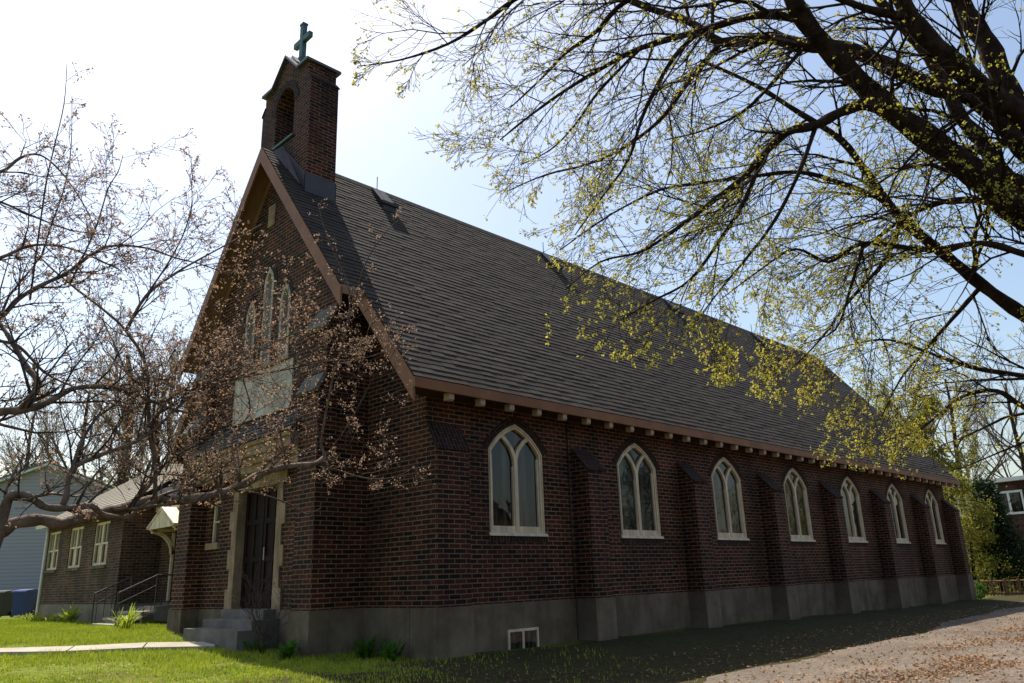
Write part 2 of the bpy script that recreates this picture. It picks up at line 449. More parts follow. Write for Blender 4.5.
def garch(u0, u1, z0, zs, za, n=7, bulge=0.085):
    """pointed opening whose sides meet the haunches at an angle"""
    uc = (u0+u1)/2; h = (u1-u0)/2
    def side(sgn):
        a = Vector((uc+sgn*h, zs)); b = Vector((uc, za)); d = b-a; nn = Vector((d.y, -d.x)).normalized()*d.length*bulge*(sgn)
        out = []
        for k in range(n+1):
            t = k/n; q = a.lerp(b, t)+nn*(4*t*(1-t)); out.append((q.x, q.y))
        return out
    return [(u0, z0), (u1, z0)]+side(1)+side(-1)[::-1][1:]

def wall(mb, mp, u0, u1, z0, top, ops, depth, inn):
    """wall with pointed/rect openings. mp(u,z,d)->3D (d = depth inwards); top: list of (u,z) left->right"""
    def tz(u):
        for (a, za), (b, zb) in zip(top, top[1:]):
            if a <= u <= b: return za+(zb-za)*(u-a)/(b-a)
        return top[-1][1]
    def tops(a, b): return [(u, z) for u, z in top if a < u < b]
    cur = u0
    for op in sorted(ops, key=lambda o: min(p[0] for p in o)):
        a = min(p[0] for p in op); b = max(p[0] for p in op); zb = min(p[1] for p in op)
        mb.face([mp(cur, z0, 0), mp(a, z0, 0), mp(a, tz(a), 0)]+[mp(u, z, 0) for u, z in tops(cur, a)[::-1]]+[mp(cur, tz(cur), 0)])
        if zb > z0+1e-4: mb.face([mp(a, z0, 0), mp(b, z0, 0), mp(b, zb, 0), mp(a, zb, 0)])
        arc = op[2:]                                   # right spring ... apex ... left spring
        mb.face([mp(u, z, 0) for u, z in arc[::-1]]+[mp(b, tz(b), 0)]+[mp(u, z, 0) for u, z in tops(a, b)[::-1]]+[mp(a, tz(a), 0)])
        n = len(op)
        for i in range(n):
            p, q = op[i], op[(i+1) % n]
            mb.face([mp(*p, 0), mp(*q, 0), mp(*q, depth), mp(*p, depth)][::-1])
        cur = b
    mb.face([mp(cur, z0, 0), mp(u1, z0, 0), mp(u1, tz(u1), 0)]+[mp(u, z, 0) for u, z in tops(cur, u1)[::-1]]+[mp(cur, tz(cur), 0)])

def ring(mb, mp, outer, inner, d0, d1):
    """a band between two outlines with same count, from depth d0 (front) to d1"""
    n = len(outer)
    for i in range(n):
        j = (i+1) % n
        mb.face([mp(*outer[i], d0), mp(*outer[j], d0), mp(*inner[j], d0), mp(*inner[i], d0)])
        mb.face([mp(*inner[i], d0), mp(*inner[j], d0), mp(*inner[j], d1), mp(*inner[i], d1)])
        mb.face([mp(*outer[j], d0), mp(*outer[i], d0), mp(*outer[i], d1), mp(*outer[j], d1)])
def inset(poly, t):
    n = len(poly); out = []
    for i in range(n):
        p0 = Vector(poly[i-1]); p1 = Vector(poly[i]); p2 = Vector(poly[(i+1) % n])
        a = (p1-p0).normalized(); b = (p2-p1).normalized()
        na = Vector((-a.y, a.x)); nb = Vector((-b.y, b.x)); m_ = (na+nb)
        if m_.length < 1e-5: m_ = na
        m_.normalize(); k = t/max(0.35, m_.dot(na)); out.append(tuple(p1+m_*k))
    return out
side = lambda u, z, d: (u, d, z)                       # the long south wall, y = 0
bayf = lambda u, z, d: (XB+d, W-u, z)                  # front, u runs left to right as seen from the street
# --- long side wall
wins = [garch(X0+k*D-0.755, X0+k*D+0.755, 1.99, 3.60, 4.15) for k in range(7)]
sw = MB(); wall(sw, side, XW, 27.4, HF, [(XW, 5.02), (27.4, 5.02)], wins, 0.14, 1)
sw.build("side_wall", "brick", church)
bw_ = MB()
bw_.face([(27.4, 0, HF), (27.4, W, HF), (27.4, W, 5.02), (27.4, HC, ZR-0.25), (27.4, 0, 5.02)])
bw_.face([(27.4, W, HF), (XW, W, HF), (XW, W, 5.02), (27.4, W, 5.02)])
bw_.build("rear_wall", "brick", church)
# --- wings of the facade and returns of the bay
BY0, BY1 = 1.80, W-1.80
for a, b in ((0, BY0), (BY1, W)):
    fwm = MB(); fwm.face([(XW, a, HF), (XW, a, roofz(a)-0.2), (XW, b, roofz(b)-0.2), (XW, b, HF)]); fwm.build("wing_wall", "brick", church)
q = [(XB, BY0, HF), (XW, BY0, HF), (XW, BY0, roofz(BY0)-0.2), (XB, BY0, roofz(BY0)-0.2)]
fwm = MB(); fwm.face(q); fwm.build("return_wall", "brick", church)
fwm = MB(); fwm.face([(x, BY1, z) for x, y, z in q][::-1]); fwm.build("return_wall", "brick", church)
# --- centre bay: lower storey with door and small window, gable above with lancets
DC = 4.62
ub = lambda y: W-y
door_op = [(ub(DC+0.98), HF), (ub(DC-0.98), HF), (ub(DC-0.98), 3.22), (ub(DC+0.98), 3.22)]
sm_op = [(ub(6.78), 2.18), (ub(6.36), 2.18), (ub(6.36), 3.15), (ub(6.78), 3.15)]
cb = MB()
def rect_wall(mb, u0, u1, z0, z1, ops, depth):
    o2 = [[o[0], o[1], o[2], o[3]] for o in ops]
    wall(mb, bayf, u0, u1, z0, [(u0, z1), (u1, z1)], o2, depth, 1)
rect_wall(cb, ub(BY1), ub(BY0), HF, 4.6, [door_op, sm_op], 0.35)
lanc = [arch(ub(5.72), ub(5.28), 5.86, 7.15, 7.58), arch(ub(4.93), ub(4.49), 5.86, 7.75, 8.18), arch(ub(4.14), ub(3.70), 5.86, 7.15, 7.58)]
gt = [(ub(BY1), roofz(BY1)-0.2), (HC, ZR-0.2), (ub(BY0), roofz(BY0)-0.2)]
wall(cb, bayf, ub(BY1), ub(BY0), 4.6, gt, lanc, 0.30, 1)
cb.build("gable_wall", "brick", church)
# reveal backs: dark interior boards are not needed, the panes close the openings

# --- foundation
fd = MB()
fd.box(XW-0.03, 27.45, -0.03, 0.4, -1.0, HF)
fd.box(XW-0.031, 0.4, 0.41, W+0.03, -1.0, HF-0.001)
fd.box(XB-0.03, XW-0.033, BY0-0.03, BY1+0.03, -1.0, HF+0.001)
fd.box(27.0, 27.46, 0.41, W+0.03, -1.0, HF)
fd.build("foundation", "concrete", church)
# cellar window in the foundation
cw = MB(); x0, x1, z0, z1 = 1.56, 2.36, -0.06, 0.33
sf = lambda u, z, d: (u, -0.03+d, z)
o_ = [(x0, z0), (x1, z0), (x1, z1), (x0, z1)]
ring(cw, sf, o_, inset(o_, 0.045), -0.03, 0.02)
cw.box(1.93, 1.98, -0.055, -0.03, z0+0.045, z1-0.045)
cellar = cw.build("cellar_window", "cream_paint", church)
g = MB(); g.face([(x0+.03, -0.035, z0+.03), (x1-.03, -0.035, z0+.03), (x1-.03, -0.035, z1-.03), (x0+.03, -0.035, z1-.03)]); g.build("pane", "window_glass", cellar)

# --- nave windows
def window_parts(parent):
    o = garch(-0.755, 0.755, 1.99, 3.60, 4.15)
    fr = MB(); mp = lambda u, z, d: (u, d, z)
    i1 = inset(o, 0.095); ring(fr, mp, o, i1, 0.015, 0.10)
    i0 = inset(o, 0.035); ring(fr, mp, i0, inset(o, 0.05), -0.004, 0.02)
    zs = 3.42
    fr.box(-0.045, 0.045, 0.022, 0.10, 2.07, zs)
    # Y-shaped tracery
    def arc(sgn, wd, d0, d1):
        A_, C_, B_ = Vector((0, zs-0.06)), Vector((0.03, zs+0.30)), Vector((0.43, 3.93))
        pts = []
        for k in range(9):
            t = k/8; q = A_*(1-t)**2+C_*(2*t*(1-t))+B_*t*t; pts.append((sgn*q.x, q.y))
        nn_ = []
        for k in range(9):
            t = Vector(pts[min(k+1, 8)])-Vector(pts[max(k-1, 0)]); t.normalize(); nn_.append(Vector((-t.y, t.x))*wd)
        L_p = [Vector(p)+n_ for p, n_ in zip(pts, nn_)]; R_p = [Vector(p)-n_ for p, n_ in zip(pts, nn_)]
        fr.prism([mp(q.x, q.y, d0) for q in L_p+R_p[::-1]], None, (0, d1-d0, 0))
    arc(1, 0.04, 0.024, 0.098); arc(-1, 0.04, 0.026, 0.099)
    # inner lancet beads and lower rail
    for s_ in (-1, 1):
        fr.box(min(s_*0.045, s_*0.66), max(s_*0.045, s_*0.66), 0.03, 0.10, 2.085, 2.17)
        fr.box(min(s_*0.62, s_*0.66), max(s_*0.62, s_*0.66), 0.045, 0.10, 2.17, 3.5)
        fr.box(min(s_*0.045, s_*0.075), max(s_*0.045, s_*0.075), 0.045, 0.10, 2.17, 3.3)
    f_ = fr.build("window", "cream_paint", parent)
    gl = MB(); gl.face([mp(u, z, 0.085) for u, z in inset(o, 0.05)]); gl.build("pane", "window_glass", f_)
    sl_ = MB(); sl_.prism([(-0.79, -0.045, 1.985), (-0.79, 0.1, 1.985), (-0.79, 0.1, 2.055), (-0.79, -0.02, 2.04)], None, (1.58, 0, 0)); sl_.build("sill", "cream_paint", f_)
    # dark brick arch and rowlock sill
    ab = MB()
    oo = garch(-0.765, 0.765, 1.99, 3.60, 4.16); out = inset(oo, -0.15)
    n = len(oo)
    for i in range(2, n-1):
        j = i+1
        L = 0.02*i
        ab.face([mp(*out[i], -0.004), mp(*out[j], -0.004), mp(*oo[j], -0.004), mp(*oo[i], -0.004)][::-1],
                uv=[(0, 0.1*i), (0, 0.1*j), (0.2, 0.1*j), (0.2, 0.1*i)][::-1])
    ab.build("brick_arch", "brick_soldier", f_); ab = MB()
    ab.face([(-0.80, -0.006, 1.87), (0.80, -0.006, 1.87), (0.80, -0.006, 1.982), (-0.80, -0.006, 1.982)])
    ab.build("brick_sill", "brick_soldier", f_)
    return f_
def copy_tree(o, parent):
    c = o.copy(); COL.objects.link(c); c.parent = parent
    for ch in o.children: copy_tree(ch, c)
    return c
w0 = window_parts(church); w0.location = (X0, 0, 0)
for k in range(1, 7):
    c = copy_tree(w0, church); c.location = (X0+k*D, 0, 0)

# --- buttresses
def buttress(parent):
    b = MB(); wd = 0.56; p = 0.45
    b.prism([(0, 0.01, HF), (0, -p, HF), (0, -p, 3.32), (0, -0.01, 3.78), (0, 0.01, 3.78)], None, (wd, 0, 0))
    o = b.build("buttress", "brick", parent)
    f_ = MB(); f_.box(-0.03, wd+0.03, -p-0.03, -0.031, -0.9, HF+0.002); f_.build("plinth", "concrete", o)
    c_ = MB()
    t = Vector((0, p, 0.46)).normalized(); n_ = Vector((0, -t.z, t.y))
    a = Vector((-0.012, -p-0.02, 3.30)); e = Vector((-0.012, -0.006, 3.79))
    c_.prism([a, a+n_*0.03, e+n_*0.03, e], None, (wd+0.024, 0, 0)); c_.build("weathering", "brick_soldier", o)
    return o
b0 = buttress(church); b0.location = (3.60, 0, 0)
for k in range(1, 6):
    c = copy_tree(b0, church); c.location = (3.60+k*D, 0, 0)
c = copy_tree(b0, church); c.location = (26.86, 0, 0)
# corner pier wrapping the south-west corner
cp = MB(); xa, xb_ = XW-0.002, 0.48
cp.prism([(xa, 0.01, HF), (xa, -0.28, HF), (xa, -0.28, 3.45), (xa, -0.01, 3.92), (xa, 0.01, 3.92)], None, (xb_-xa, 0, 0))
cpo = cp.build("corner_pier", "brick", church)
c_ = MB(); t = Vector((0, 0.27, 0.47)).normalized(); n_ = Vector((0, -t.z, t.y)); a = Vector((xa-0.01, -0.295, 3.42)); e = Vector((xa-0.01, -0.006, 3.935))
c_.prism([a, a+n_*0.028, e+n_*0.028, e], None, (xb_-xa+0.02, 0, 0)); c_.build("weathering", "brick_soldier", cpo)
c_ = MB(); c_.box(XW-0.034, xb_+0.03, -0.31, -0.031, -0.9, HF+0.002); c_.build("plinth", "concrete", cpo)
# thin conduit beside the first buttress
cn = MB(); cn.bar((3.50, -0.03, -0.2), (3.50, -0.03, 4.3), 0.012, 8); cn.build("downpipe", "iron_paint", church, smooth=True)

# --- tall piers on the bay
def bay_pier(ya, yb):
    b = MB()
    b.prism([(XB+0.01, ya, HF), (XO, ya, HF), (XO, ya, 4.72), (XO+0.14, ya, 4.98), (XO+0.14, ya, 6.0), (XB+0.01, ya, 6.36)], None, (0, yb-ya, 0))
    o = b.build("bay_pier", "brick", church)
    f_ = MB(); f_.box(XO-0.03, XB-0.034, ya-0.03, yb+0.03, -0.9, HF+0.003); f_.build("plinth", "concrete", o)
    for (p, q, th) in (((XO-0.04, 4.68), (XO+0.14, 5.02), 0.07), ((XO+0.08, 5.93), (XB-0.004, 6.42), 0.09)):
        a = Vector((p[0], ya-0.03, p[1])); e = Vector((q[0], ya-0.03, q[1])); t = (e-a).normalized(); n_ = Vector((-t.z, 0, t.x))
        c_ = MB(); c_.prism([a, a+n_*th, e+n_*th, e], None, (0, yb-ya+0.06, 0)); c_.build("cap_stone", "step_concrete", o)
    return o
bay_pier(1.76, 2.40); bay_pier(W-2.40, W-1.76)

# --- facade stone and joinery
for s_ in (-1, 1):                                     # toothed door surround
    ds = MB()
    for k in range(12):
        zz = HF+k*0.2; ext = 0.34 if (k//2) % 2 == 0 else 0.22
        a, b = sorted((DC+s_*0.98-s_*0.14, DC+s_*(0.98+ext-0.14)))
        ds.box(XB-0.03-0.002*(k % 2), XB+0.34, a, b, zz+0.002, min(zz+0.2, 3.2))
    ds.build("door_surround", "limestone", church)
ln = MB(); ln.box(XB-0.035, XB+0.34, DC-1.2, DC+1.2, 3.2, 3.45); ln.build("door_lintel", "limestone", church)
do = MB()
do.box(XB+0.18, XB+0.24, DC-0.86, DC+0.86, HF+0.03, 3.2)
door = do.build("door", "door_wood", church)
lf = MB()
for s_ in (-1, 1):
    a, b = sorted((DC+s_*0.015, DC+s_*0.82))
    for k in range(3):
        z_ = HF+0.16+k*0.76
        lf.box(XB+0.152, XB+0.18, a, a+0.1, HF+0.05, 3.16) if k == 0 else None
        lf.box(XB+0.152, XB+0.18, b-0.1, b, HF+0.05, 3.16) if k == 0 else None
        lf.box(XB+0.154, XB+0.18, a+0.1, b-0.1, z_, z_+0.11)
    lf.box(XB+0.156, XB+0.18, (a+b)/2-0.03, (a+b)/2+0.03, HF+0.05, 3.16)
lf.build("door_panel", "door_wood", door)
hn = MB(); hn.bar((XB+0.14, DC-0.1, HF+0.95), (XB+0.14, DC-0.1, HF+1.2), 0.014, 8); hn.build("handle", "pale_flashing", door)
swd = MB(); swd.box(XB-0.06, XB+0.2, 6.26, 6.88, 2.04, 2.18); swo = swd.build("sill", "limestone", church)
sj = MB()
for a, b in ((6.36, 6.43), (6.71, 6.78)): sj.box(XB+0.05, XB+0.12, a, b, 2.18, 3.15)
sj.box(XB+0.05, XB+0.12, 6.43, 6.71, 3.05, 3.15); sj.box(XB+0.055, XB+0.11, 6.43, 6.71, 2.62, 2.66)
sjo = sj.build("window", "cream_paint", church)
g = MB(); g.box(XB+0.10, XB+0.14, 6.36, 6.78, 2.18, 3.15); g.build("pane", "window_glass", sjo)
# lancets
for L in lanc:
    f_ = MB()
    ring(f_, bayf, L, inset(L, 0.085), -0.02, 0.22)
    o = f_.build("lancet_window", "stucco", church)
    f_ = MB(); ii = inset(L, 0.072); ring(f_, bayf, ii, inset(L, 0.11), 0.13, 0.2); f_.build("frame", "white_paint", o)
    g = MB(); g.face([bayf(u, z, 0.19) for u, z in inset(L, 0.07)]); g.build("pane", "window_glass", o)
    ab = MB(); ou = inset(L, -0.13)
    for i in range(2, len(L)-1):
        ab.face([bayf(*ou[i], -0.012), bayf(*ou[i+1], -0.012), bayf(*L[i+1], -0.012), bayf(*L[i], -0.012)][::-1], uv=[(0, .1*i), (0, .1*(i+1)), (.2, .1*(i+1)), (.2, .1*i)][::-1])
    ab.build("brick_arch", "brick_soldier", o)
sb = MB(); sb.box(XB-0.08, XB+0.1, 3.55, 5.87, 5.78, 5.855); sb.build("sill", "limestone", church)
pn = MB(); pn.box(XB-0.035, XB+0.05, 3.42, 6.02, 4.72, 5.76); pn.build("stucco_panel", "stucco", church)
pq = MB(); pq.box(XB-0.03, XB+0.05, 4.62, 4.94, 9.25, 9.78); pq.build("date_stone", "limestone", church)
# porch: lean-to slates over a moulded stone cornice between the piers
pr_ = MB()
ya, yb = 2.41, W-2.41
for (za, zb, xo) in ((3.46, 3.62, XO+0.06), (3.62, 3.76, XO-0.02), (3.76, 3.95, XO-0.12), (3.95, 4.03, XO-0.18)):
    pr_.box(xo, XB-0.036, ya, yb, za, zb-0.002)
pr_.build("porch_cornice", "limestone", church)
sh = MB(); nrow = 6
for i in range(nrow):
    t0, t1 = i/nrow, (i+1)/nrow
    xa, za = XO-0.22+(XB-0.03-XO+0.22)*t0, 4.04+0.62*t0; xb, zb = XO-0.22+(XB-0.03-XO+0.22)*t1, 4.04+0.62*t1
    y = ya-0.02
    while y < yb:
        wd = rnd.uniform(0.16, 0.26); e = min(y+wd-0.012, yb+0.02); th = rnd.uniform(0.016, 0.03)
        sh.prism([(xa, y, za), (xa-0.01, y, za+th), (xb+0.05, y, zb+0.008+th*0.3), (xb+0.05, y, zb)], None, (0, e-y, 0)); y += wd
sh.build("porch_roof", "slate", church)
# steps
st = MB()
st.box(-1.95, XO-0.04, 3.30, 5.60, -0.1, 0.47); s1 = st.build("step", "step_concrete", church)
st = MB(); st.box(-1.62, XB-0.04, 3.42, 5.50, 0.0, 0.63); s2 = st.build("step", "step_concrete", church)
st = MB(); st.box(-1.30, XB+0.30, 3.60, 5.38, 0.0, 0.80); s3 = st.build("step", "step_concrete", church)

# --- roof
ROWH = 0.155
def slope_rows(mb, ysgn, x_lo, x_hi_fn, y_e, y_r, tabw=0.31):
    """lapped shingle courses; runs from eave y_e to ridge y_r; x range depends on y"""
    L = math.hypot(y_r-y_e, roofz(y_r)-roofz(y_e)); n = int(L/ROWH)
    sgn = 1 if y_r > y_e else -1
    cs = abs(y_r-y_e)/L; sn = (ZR-roofz(y_e))/L
    for i in range(n+1):
        s0 = i*ROWH; s1 = min(L, s0+ROWH+0.01)
        if s0 >= L: break
        ym = y_e+sgn*cs*s0
        xa = x_lo(ym)-0.03+rnd.uniform(-0.008, 0.008); xb = XE
        x = xa+rnd.uniform(-tabw, 0)
        while x < xb:
            e = min(x+tabw, xb); a = max(x, xa)
            if e > a:
                up_ = 0.013+rnd.uniform(-0.004, 0.004); ds0 = rnd.uniform(-0.008, 0.006)
                def P(s, h, X): return (X, y_e+sgn*(cs*s-sn*h), roofz(y_e)+sn*s+cs*h)
                f0 = [P(s0+ds0, up_, a), P(s0+ds0, up_, e), P(s1, 0.001, e), P(s1, 0.001, a)]
                u0 = [(a+i*0.155, s0+0.005), (e+i*0.155, s0+0.005), (e+i*0.155, s0+ROWH-0.005), (a+i*0.155, s0+ROWH-0.005)]
                f1 = [P(s0+ds0, -0.004, a), P(s0+ds0, -0.004, e), P(s0+ds0, up_, e), P(s0+ds0, up_, a)]
                if sgn < 0: f0, u0, f1 = f0[::-1], u0[::-1], f1[::-1]
                mb.face(f0, u0); mb.face(f1, [(0, 0.001)]*4)
            x += tabw
xlo = lambda y: (XO if (YR0 < y < YR1) else XL)
rf = MB(); slope_rows(rf, -1, xlo, None, W+OE, HC, tabw=1.2); rf.build("roof_slope", "shingle", church)
rf = MB(); slope_rows(rf, 1, xlo, None, -OE, HC)
roof = rf.build("roof_slope", "shingle", church)
# roof deck (solid under the shingles) and ridge cap
dk = MB(); T = 0.10
for s_ in (1, -1):
    Y = lambda y: y if s_ > 0 else W-y
    for (xa, ya_, yb__) in ((XL, -OE, YR0), (XO, YR0, HC)):
        q = [(xa, Y(ya_), roofz(ya_)-0.012), (xa, Y(yb__), roofz(yb__)-0.012), (xa, Y(yb__), roofz(yb__)-0.012-T), (xa, Y(ya_), roofz(ya_)-0.012-T)]
        dk.prism(q, None, (XE-xa-0.01, 0, 0))
dk.build("roof_deck", "soffit_board", church)
rc = MB(); x = 0.0
while x < XE:
    e = min(x+0.32, XE)
    rc.prism([(x, HC-0.13, ZR-0.13*M+0.02), (x, HC, ZR+0.035), (x, HC+0.13, ZR-0.13*M+0.02), (x, HC, ZR-0.0)], None, (e-x-0.01, 0, 0)); x += 0.32
rc.build("ridge_cap", "shingle", roof)
# bargeboards
def barge(name, x, ya, yb, h, th=0.045, mat="brown_trim", off=0.02):
    for s_ in (1, -1):
        b = MB(); Y = (lambda y: y) if s_ > 0 else (lambda y: W-y)
        b.prism([(x, Y(ya), roofz(ya)-off), (x, Y(yb), roofz(yb)-off), (x, Y(yb), roofz(yb)-off-h), (x, Y(ya), roofz(ya)-off-h)], None, (-th, 0, 0))
        b.build(name, mat, church)
barge("bargeboard", XO, YR0, HC, 0.40)
barge("bargeboard", XL, -OE, YR0+0.25, 0.42)
barge("frieze_board", XB-0.002, YR0+0.75, HC, 0.34, 0.028, "soffit_board", 0.13)
for s_ in (1, -1):
    b = MB(); Y = (lambda y: y) if s_ > 0 else (lambda y: W-y)
    b.prism([(XO-0.0, Y(YR0-0.02), roofz(YR0)-0.16), (XO-0.0, Y(YR0-0.02), roofz(YR0)-0.03), (XL-.05, Y(YR0-0.02), roofz(YR0)-0.03), (XL-.05, Y(YR0-0.02), roofz(YR0)-0.16)], None, (0, 0.019*s_, 0))
    b.build("rake_return", "soffit_board", church)
# eave fascia, soffit, rafter tails
for q in ((-OE-0.045, -OE-0.001), (W+OE+0.001, W+OE+0.045)):
    b = MB(); b.box(XL-0.044, XE, q[0], q[1], ZE-0.20, ZE-0.025); b.build("fascia", "brown_trim", church)
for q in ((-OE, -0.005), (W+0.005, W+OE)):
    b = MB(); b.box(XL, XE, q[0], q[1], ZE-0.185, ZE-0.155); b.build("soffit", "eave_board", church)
tm = MB(); tm.prism([(0, -0.36, 4.27), (0, -OE+0.03, 4.26), (0, -OE-0.0, 4.29), (0, -OE-0.0, 4.396), (0, -0.36, 4.396)], None, (0.12, 0, 0))
t0_ = tm.build("rafter_tail", "tail_paint", church); t0_.location = (-0.17, 0, 0)
x = -0.17+0.755
while x < 27.8:
    c = t0_.copy(); COL.objects.link(c); c.parent = church; c.location = (x, 0, 0); x += 0.755
# roof vents near the ridge
def vent(x, parent):
    b = MB(); yv = 4.40; zv = roofz(yv)
    b.prism([(-0.2, yv-0.42, roofz(yv-0.42)+0.0), (-0.2, yv-0.42, roofz(yv-0.42)+0.20), (-0.2, yv+0.10, roofz(yv+0.10)+0.16), (-0.2, yv+0.10, roofz(yv+.1))], None, (0.40, 0, 0))
    b.box(-0.25, 0.25, yv-0.47, yv-0.41, roofz(yv-0.42)+0.15, roofz(yv-0.42)+0.225)
    o = b.build("roof_vent", "vent_metal", parent); o.location = (x, 0, 0)
    p = MB(); p.bar((0, yv+0.15, roofz(yv+0.15)), (0, yv+0.15, ZR+0.28), 0.012, 6); p.build("rod", "iron_paint", o)
    return o
v0 = vent(1.72, church)
for x in (8.1, 14.8, 21.3):
    c = copy_tree(v0, church); c.location = (x, 0, 0)

# --- bellcote
TX0, TX1, TY0, TY1 = -0.92, -0.15, 3.68, W-3.68
tb = MB()
tf = lambda u, z, d: (TX0+d, W-u, z)
TB = 9.3; ZS = 13.22; ZA = 13.86
opn = arch(W-5.16, W-4.26, 11.5, 12.45, 12.98)
topf = [(W-TY1, ZS), (W-TY1+0.42, ZS), (HC, ZA), (W-TY0-0.42, ZS), (W-TY0, ZS)]
tb_depth = TX1-TX0
wall(tb, tf, W-TY1, W-TY0, TB, topf, [opn], tb_depth, 1)
tbk = lambda u, z, d: (TX1, u, z)
opb = arch(4.26, 5.16, 11.5, 12.45, 12.98)
wall(tb, tbk, TY0, TY1, TB, topf, [opb], 0.0, 1)
for y, fl in ((TY0, False), (TY1, True)):
    q = [(TX0, y, TB), (TX1, y, TB), (TX1, y, ZS), (TX0, y, ZS)]
    tb.face(q if not fl else q[::-1])
tq = [(p[0], p[1]) for p in topf]
for (a, za), (b, zb) in zip(tq, tq[1:]):
    tb.face([(TX0, W-a, za), (TX0, W-b, zb), (TX1, W-b, zb), (TX1, W-a, za)])
bell = tb.build("bellcote", "brick", church)
cpg = MB()
def cop(a, b, lift=0.0):
    (ua, za), (ub_, zb) = a, b
    cpg.prism([(TX0-0.09, W-ua, za+0.004+lift), (TX0-0.09, W-ub_, zb+0.004+lift), (TX0-0.09, W-ub_, zb+0.07+lift), (TX0-0.09, W-ua, za+0.07+lift)], None, (tb_depth+0.18, 0, 0))
e0, e1 = (W-TY1-0.08, ZS), (W-TY0+0.08, ZS)
cop(e0, topf[1]); cop(topf[1], (HC, ZA)); cop((HC, ZA), topf[3]); cop(topf[3], e1)
cpg.build("coping", "coping_metal", bell)
# little ridge cover lit behind the gable
rg = MB(); rg.prism([(TX0+0.1, HC-0.25, ZA-0.15), (TX0+0.1, HC, ZA+0.16), (TX0+0.1, HC+0.25, ZA-0.15)], None, (tb_depth-0.2, 0, 0)); rg.build("ridge_cover", "pale_flashing", bell)
# side piers of the bellcote with sloped shoulders
for y0, y1 in ((TY0-0.13, TY0+0.005), (TY1-0.005, TY1+0.13)):
    b = MB(); inner = y1 if y0 < HC else y0; outer = y0 if y0 < HC else y1
    b.prism([(TX0+0.002, outer, 8.9), (TX0+0.002, outer, 12.72), (TX0+0.002, inner, 12.88), (TX0+0.002, inner, 8.9)], None, (tb_depth-0.004, 0, 0))
    o = b.build("side_pier", "brick", bell)
    b = MB(); b.prism([(TX0-0.02, outer+(-0.02 if y0 < HC else 0.02), 12.70), (TX0-0.02, outer+(-0.02 if y0 < HC else 0.02), 12.75), (TX0-0.02, inner, 12.93), (TX0-0.02, inner, 12.88)], None, (tb_depth+0.04, 0, 0))
    b.build("shoulder", "brick_soldier", o)
# voussoirs round the bell opening
ab = MB(); ou = inset(opn, -0.2)
for i in range(2, len(opn)-1):
    ab.face([tf(*ou[i], -0.012), tf(*ou[i+1], -0.012), tf(*opn[i+1], -0.012), tf(*opn[i], -0.012)][::-1], uv=[(0, .1*i), (0, .1*(i+1)), (.2, .1*(i+1)), (.2, .1*i)][::-1])
ab.build("brick_arch", "brick_soldier", bell)
sb = MB(); sb.box(TX0-0.05, TX1+0.05, 4.20, 5.22, 11.44, 11.497); sb.build("opening_sill", "copper_green", bell)
# lead apron round the foot
ap = MB(); yy = TY0-0.15
ap.face([(TX0-0.02, yy, roofz(yy)+0.02), (TX1+0.02, yy, roofz(yy)+0.02), (TX1+0.02, yy, roofz(yy)+0.50), (TX0-0.02, yy, roofz(yy)+0.50)])
ap.prism([(TX1+0.005, yy, roofz(yy)+0.0), (TX1+0.005, HC, ZR), (TX1+0.005, HC, ZR+0.25), (TX1+0.005, yy, roofz(yy)+0.50)], None, (0.015, 0, 0))
ap.build("lead_apron", "lead_sheet", bell)
ck = MB()
ck.prism([(TX0-0.012, TY0-0.13, roofz(TY0-0.13)+0.02), (TX0-0.012, TY0-0.13, roofz(TY0-0.13)+0.5), (TX0-0.012, HC-0.05, ZR+0.16), (TX0-0.012, HC-0.05, ZR-0.02)], None, (-0.02, 0, 0))
ck.prism([(TX0-0.035, TY0+0.05, roofz(TY0+0.05)+0.03), (TX0-0.035, HC-0.1, ZR+0.17), (TX0-0.30, HC-0.12, ZR-0.1), (TX0-0.12, TY0+0.35, roofz(TY0+0.35)+0.03)], None, (0, 0, -0.02))
ck.build("metal_saddle", "lead_sheet", bell)
# cross
cr = MB(); cx_ = (TX0+TX1)/2
cr.box(cx_-0.06, cx_+0.06, HC-0.075, HC+0.075, ZA+0.0, 15.05)
cr.box(cx_-0.055, cx_+0.055, HC-0.38, HC-0.076, 14.52, 14.67); cr.box(cx_-0.055, cx_+0.055, HC+0.076, HC+0.38, 14.52, 14.67)
cr.box(cx_-0.075, cx_+0.075, HC-0.09, HC+0.09, 15.05, 15.10); cr.box(cx_-0.14, cx_+0.14, HC-0.14, HC+0.14, ZA-0.05, ZA+0.14)
cr.build("cross", "copper_green", bell)
rebase(church)

# ------------------------------------------------------------------ church hall
hall = empty("church_hall", (2, 19, 0.3), "low brick hall wing with pale shingle roof joined to the church's left side", "building")
HX, HY0, HY1, HZ = 0.0, 15.3, 23.1, 3.72
hf_ = lambda u, z, d: (HX+d, HY1-(u-0), z)
hops = []
for y in (22.3, 19.75, 17.2):
    hops.append([(HY1-y-0.68, 2.05), (HY1-y+0.68, 2.05), (HY1-y+0.68, 3.42), (HY1-y-0.68, 3.42)])
hm = MB(); wall(hm, hf_, 0, HY1-HY0, 0.86, [(0, HZ), (HY1-HY0, HZ)], hops, 0.10, 1)
hm.face([(HX, HY0, 0.86), (1.2, HY0, 0.86), (1.2, HY0, HZ), (HX, HY0, HZ)])
DH = lambda u, z, d: (1.2+d, HY0-u, z)
dop = [(1.45, 0.86), (2.45, 0.86), (2.45, 2.95), (1.45, 2.95)]
wall(hm, DH, 0, HY0-W, 0.86, [(0, HZ), (HY0-W, HZ)], [dop], 0.12, 1)
hm.face([(8, HY1, 0.86), (HX, HY1, 0.86), (HX, HY1, HZ), (4, HY1, 6.1), (8, HY1, HZ)])
hm.build("wall", "brick_hall", hall)
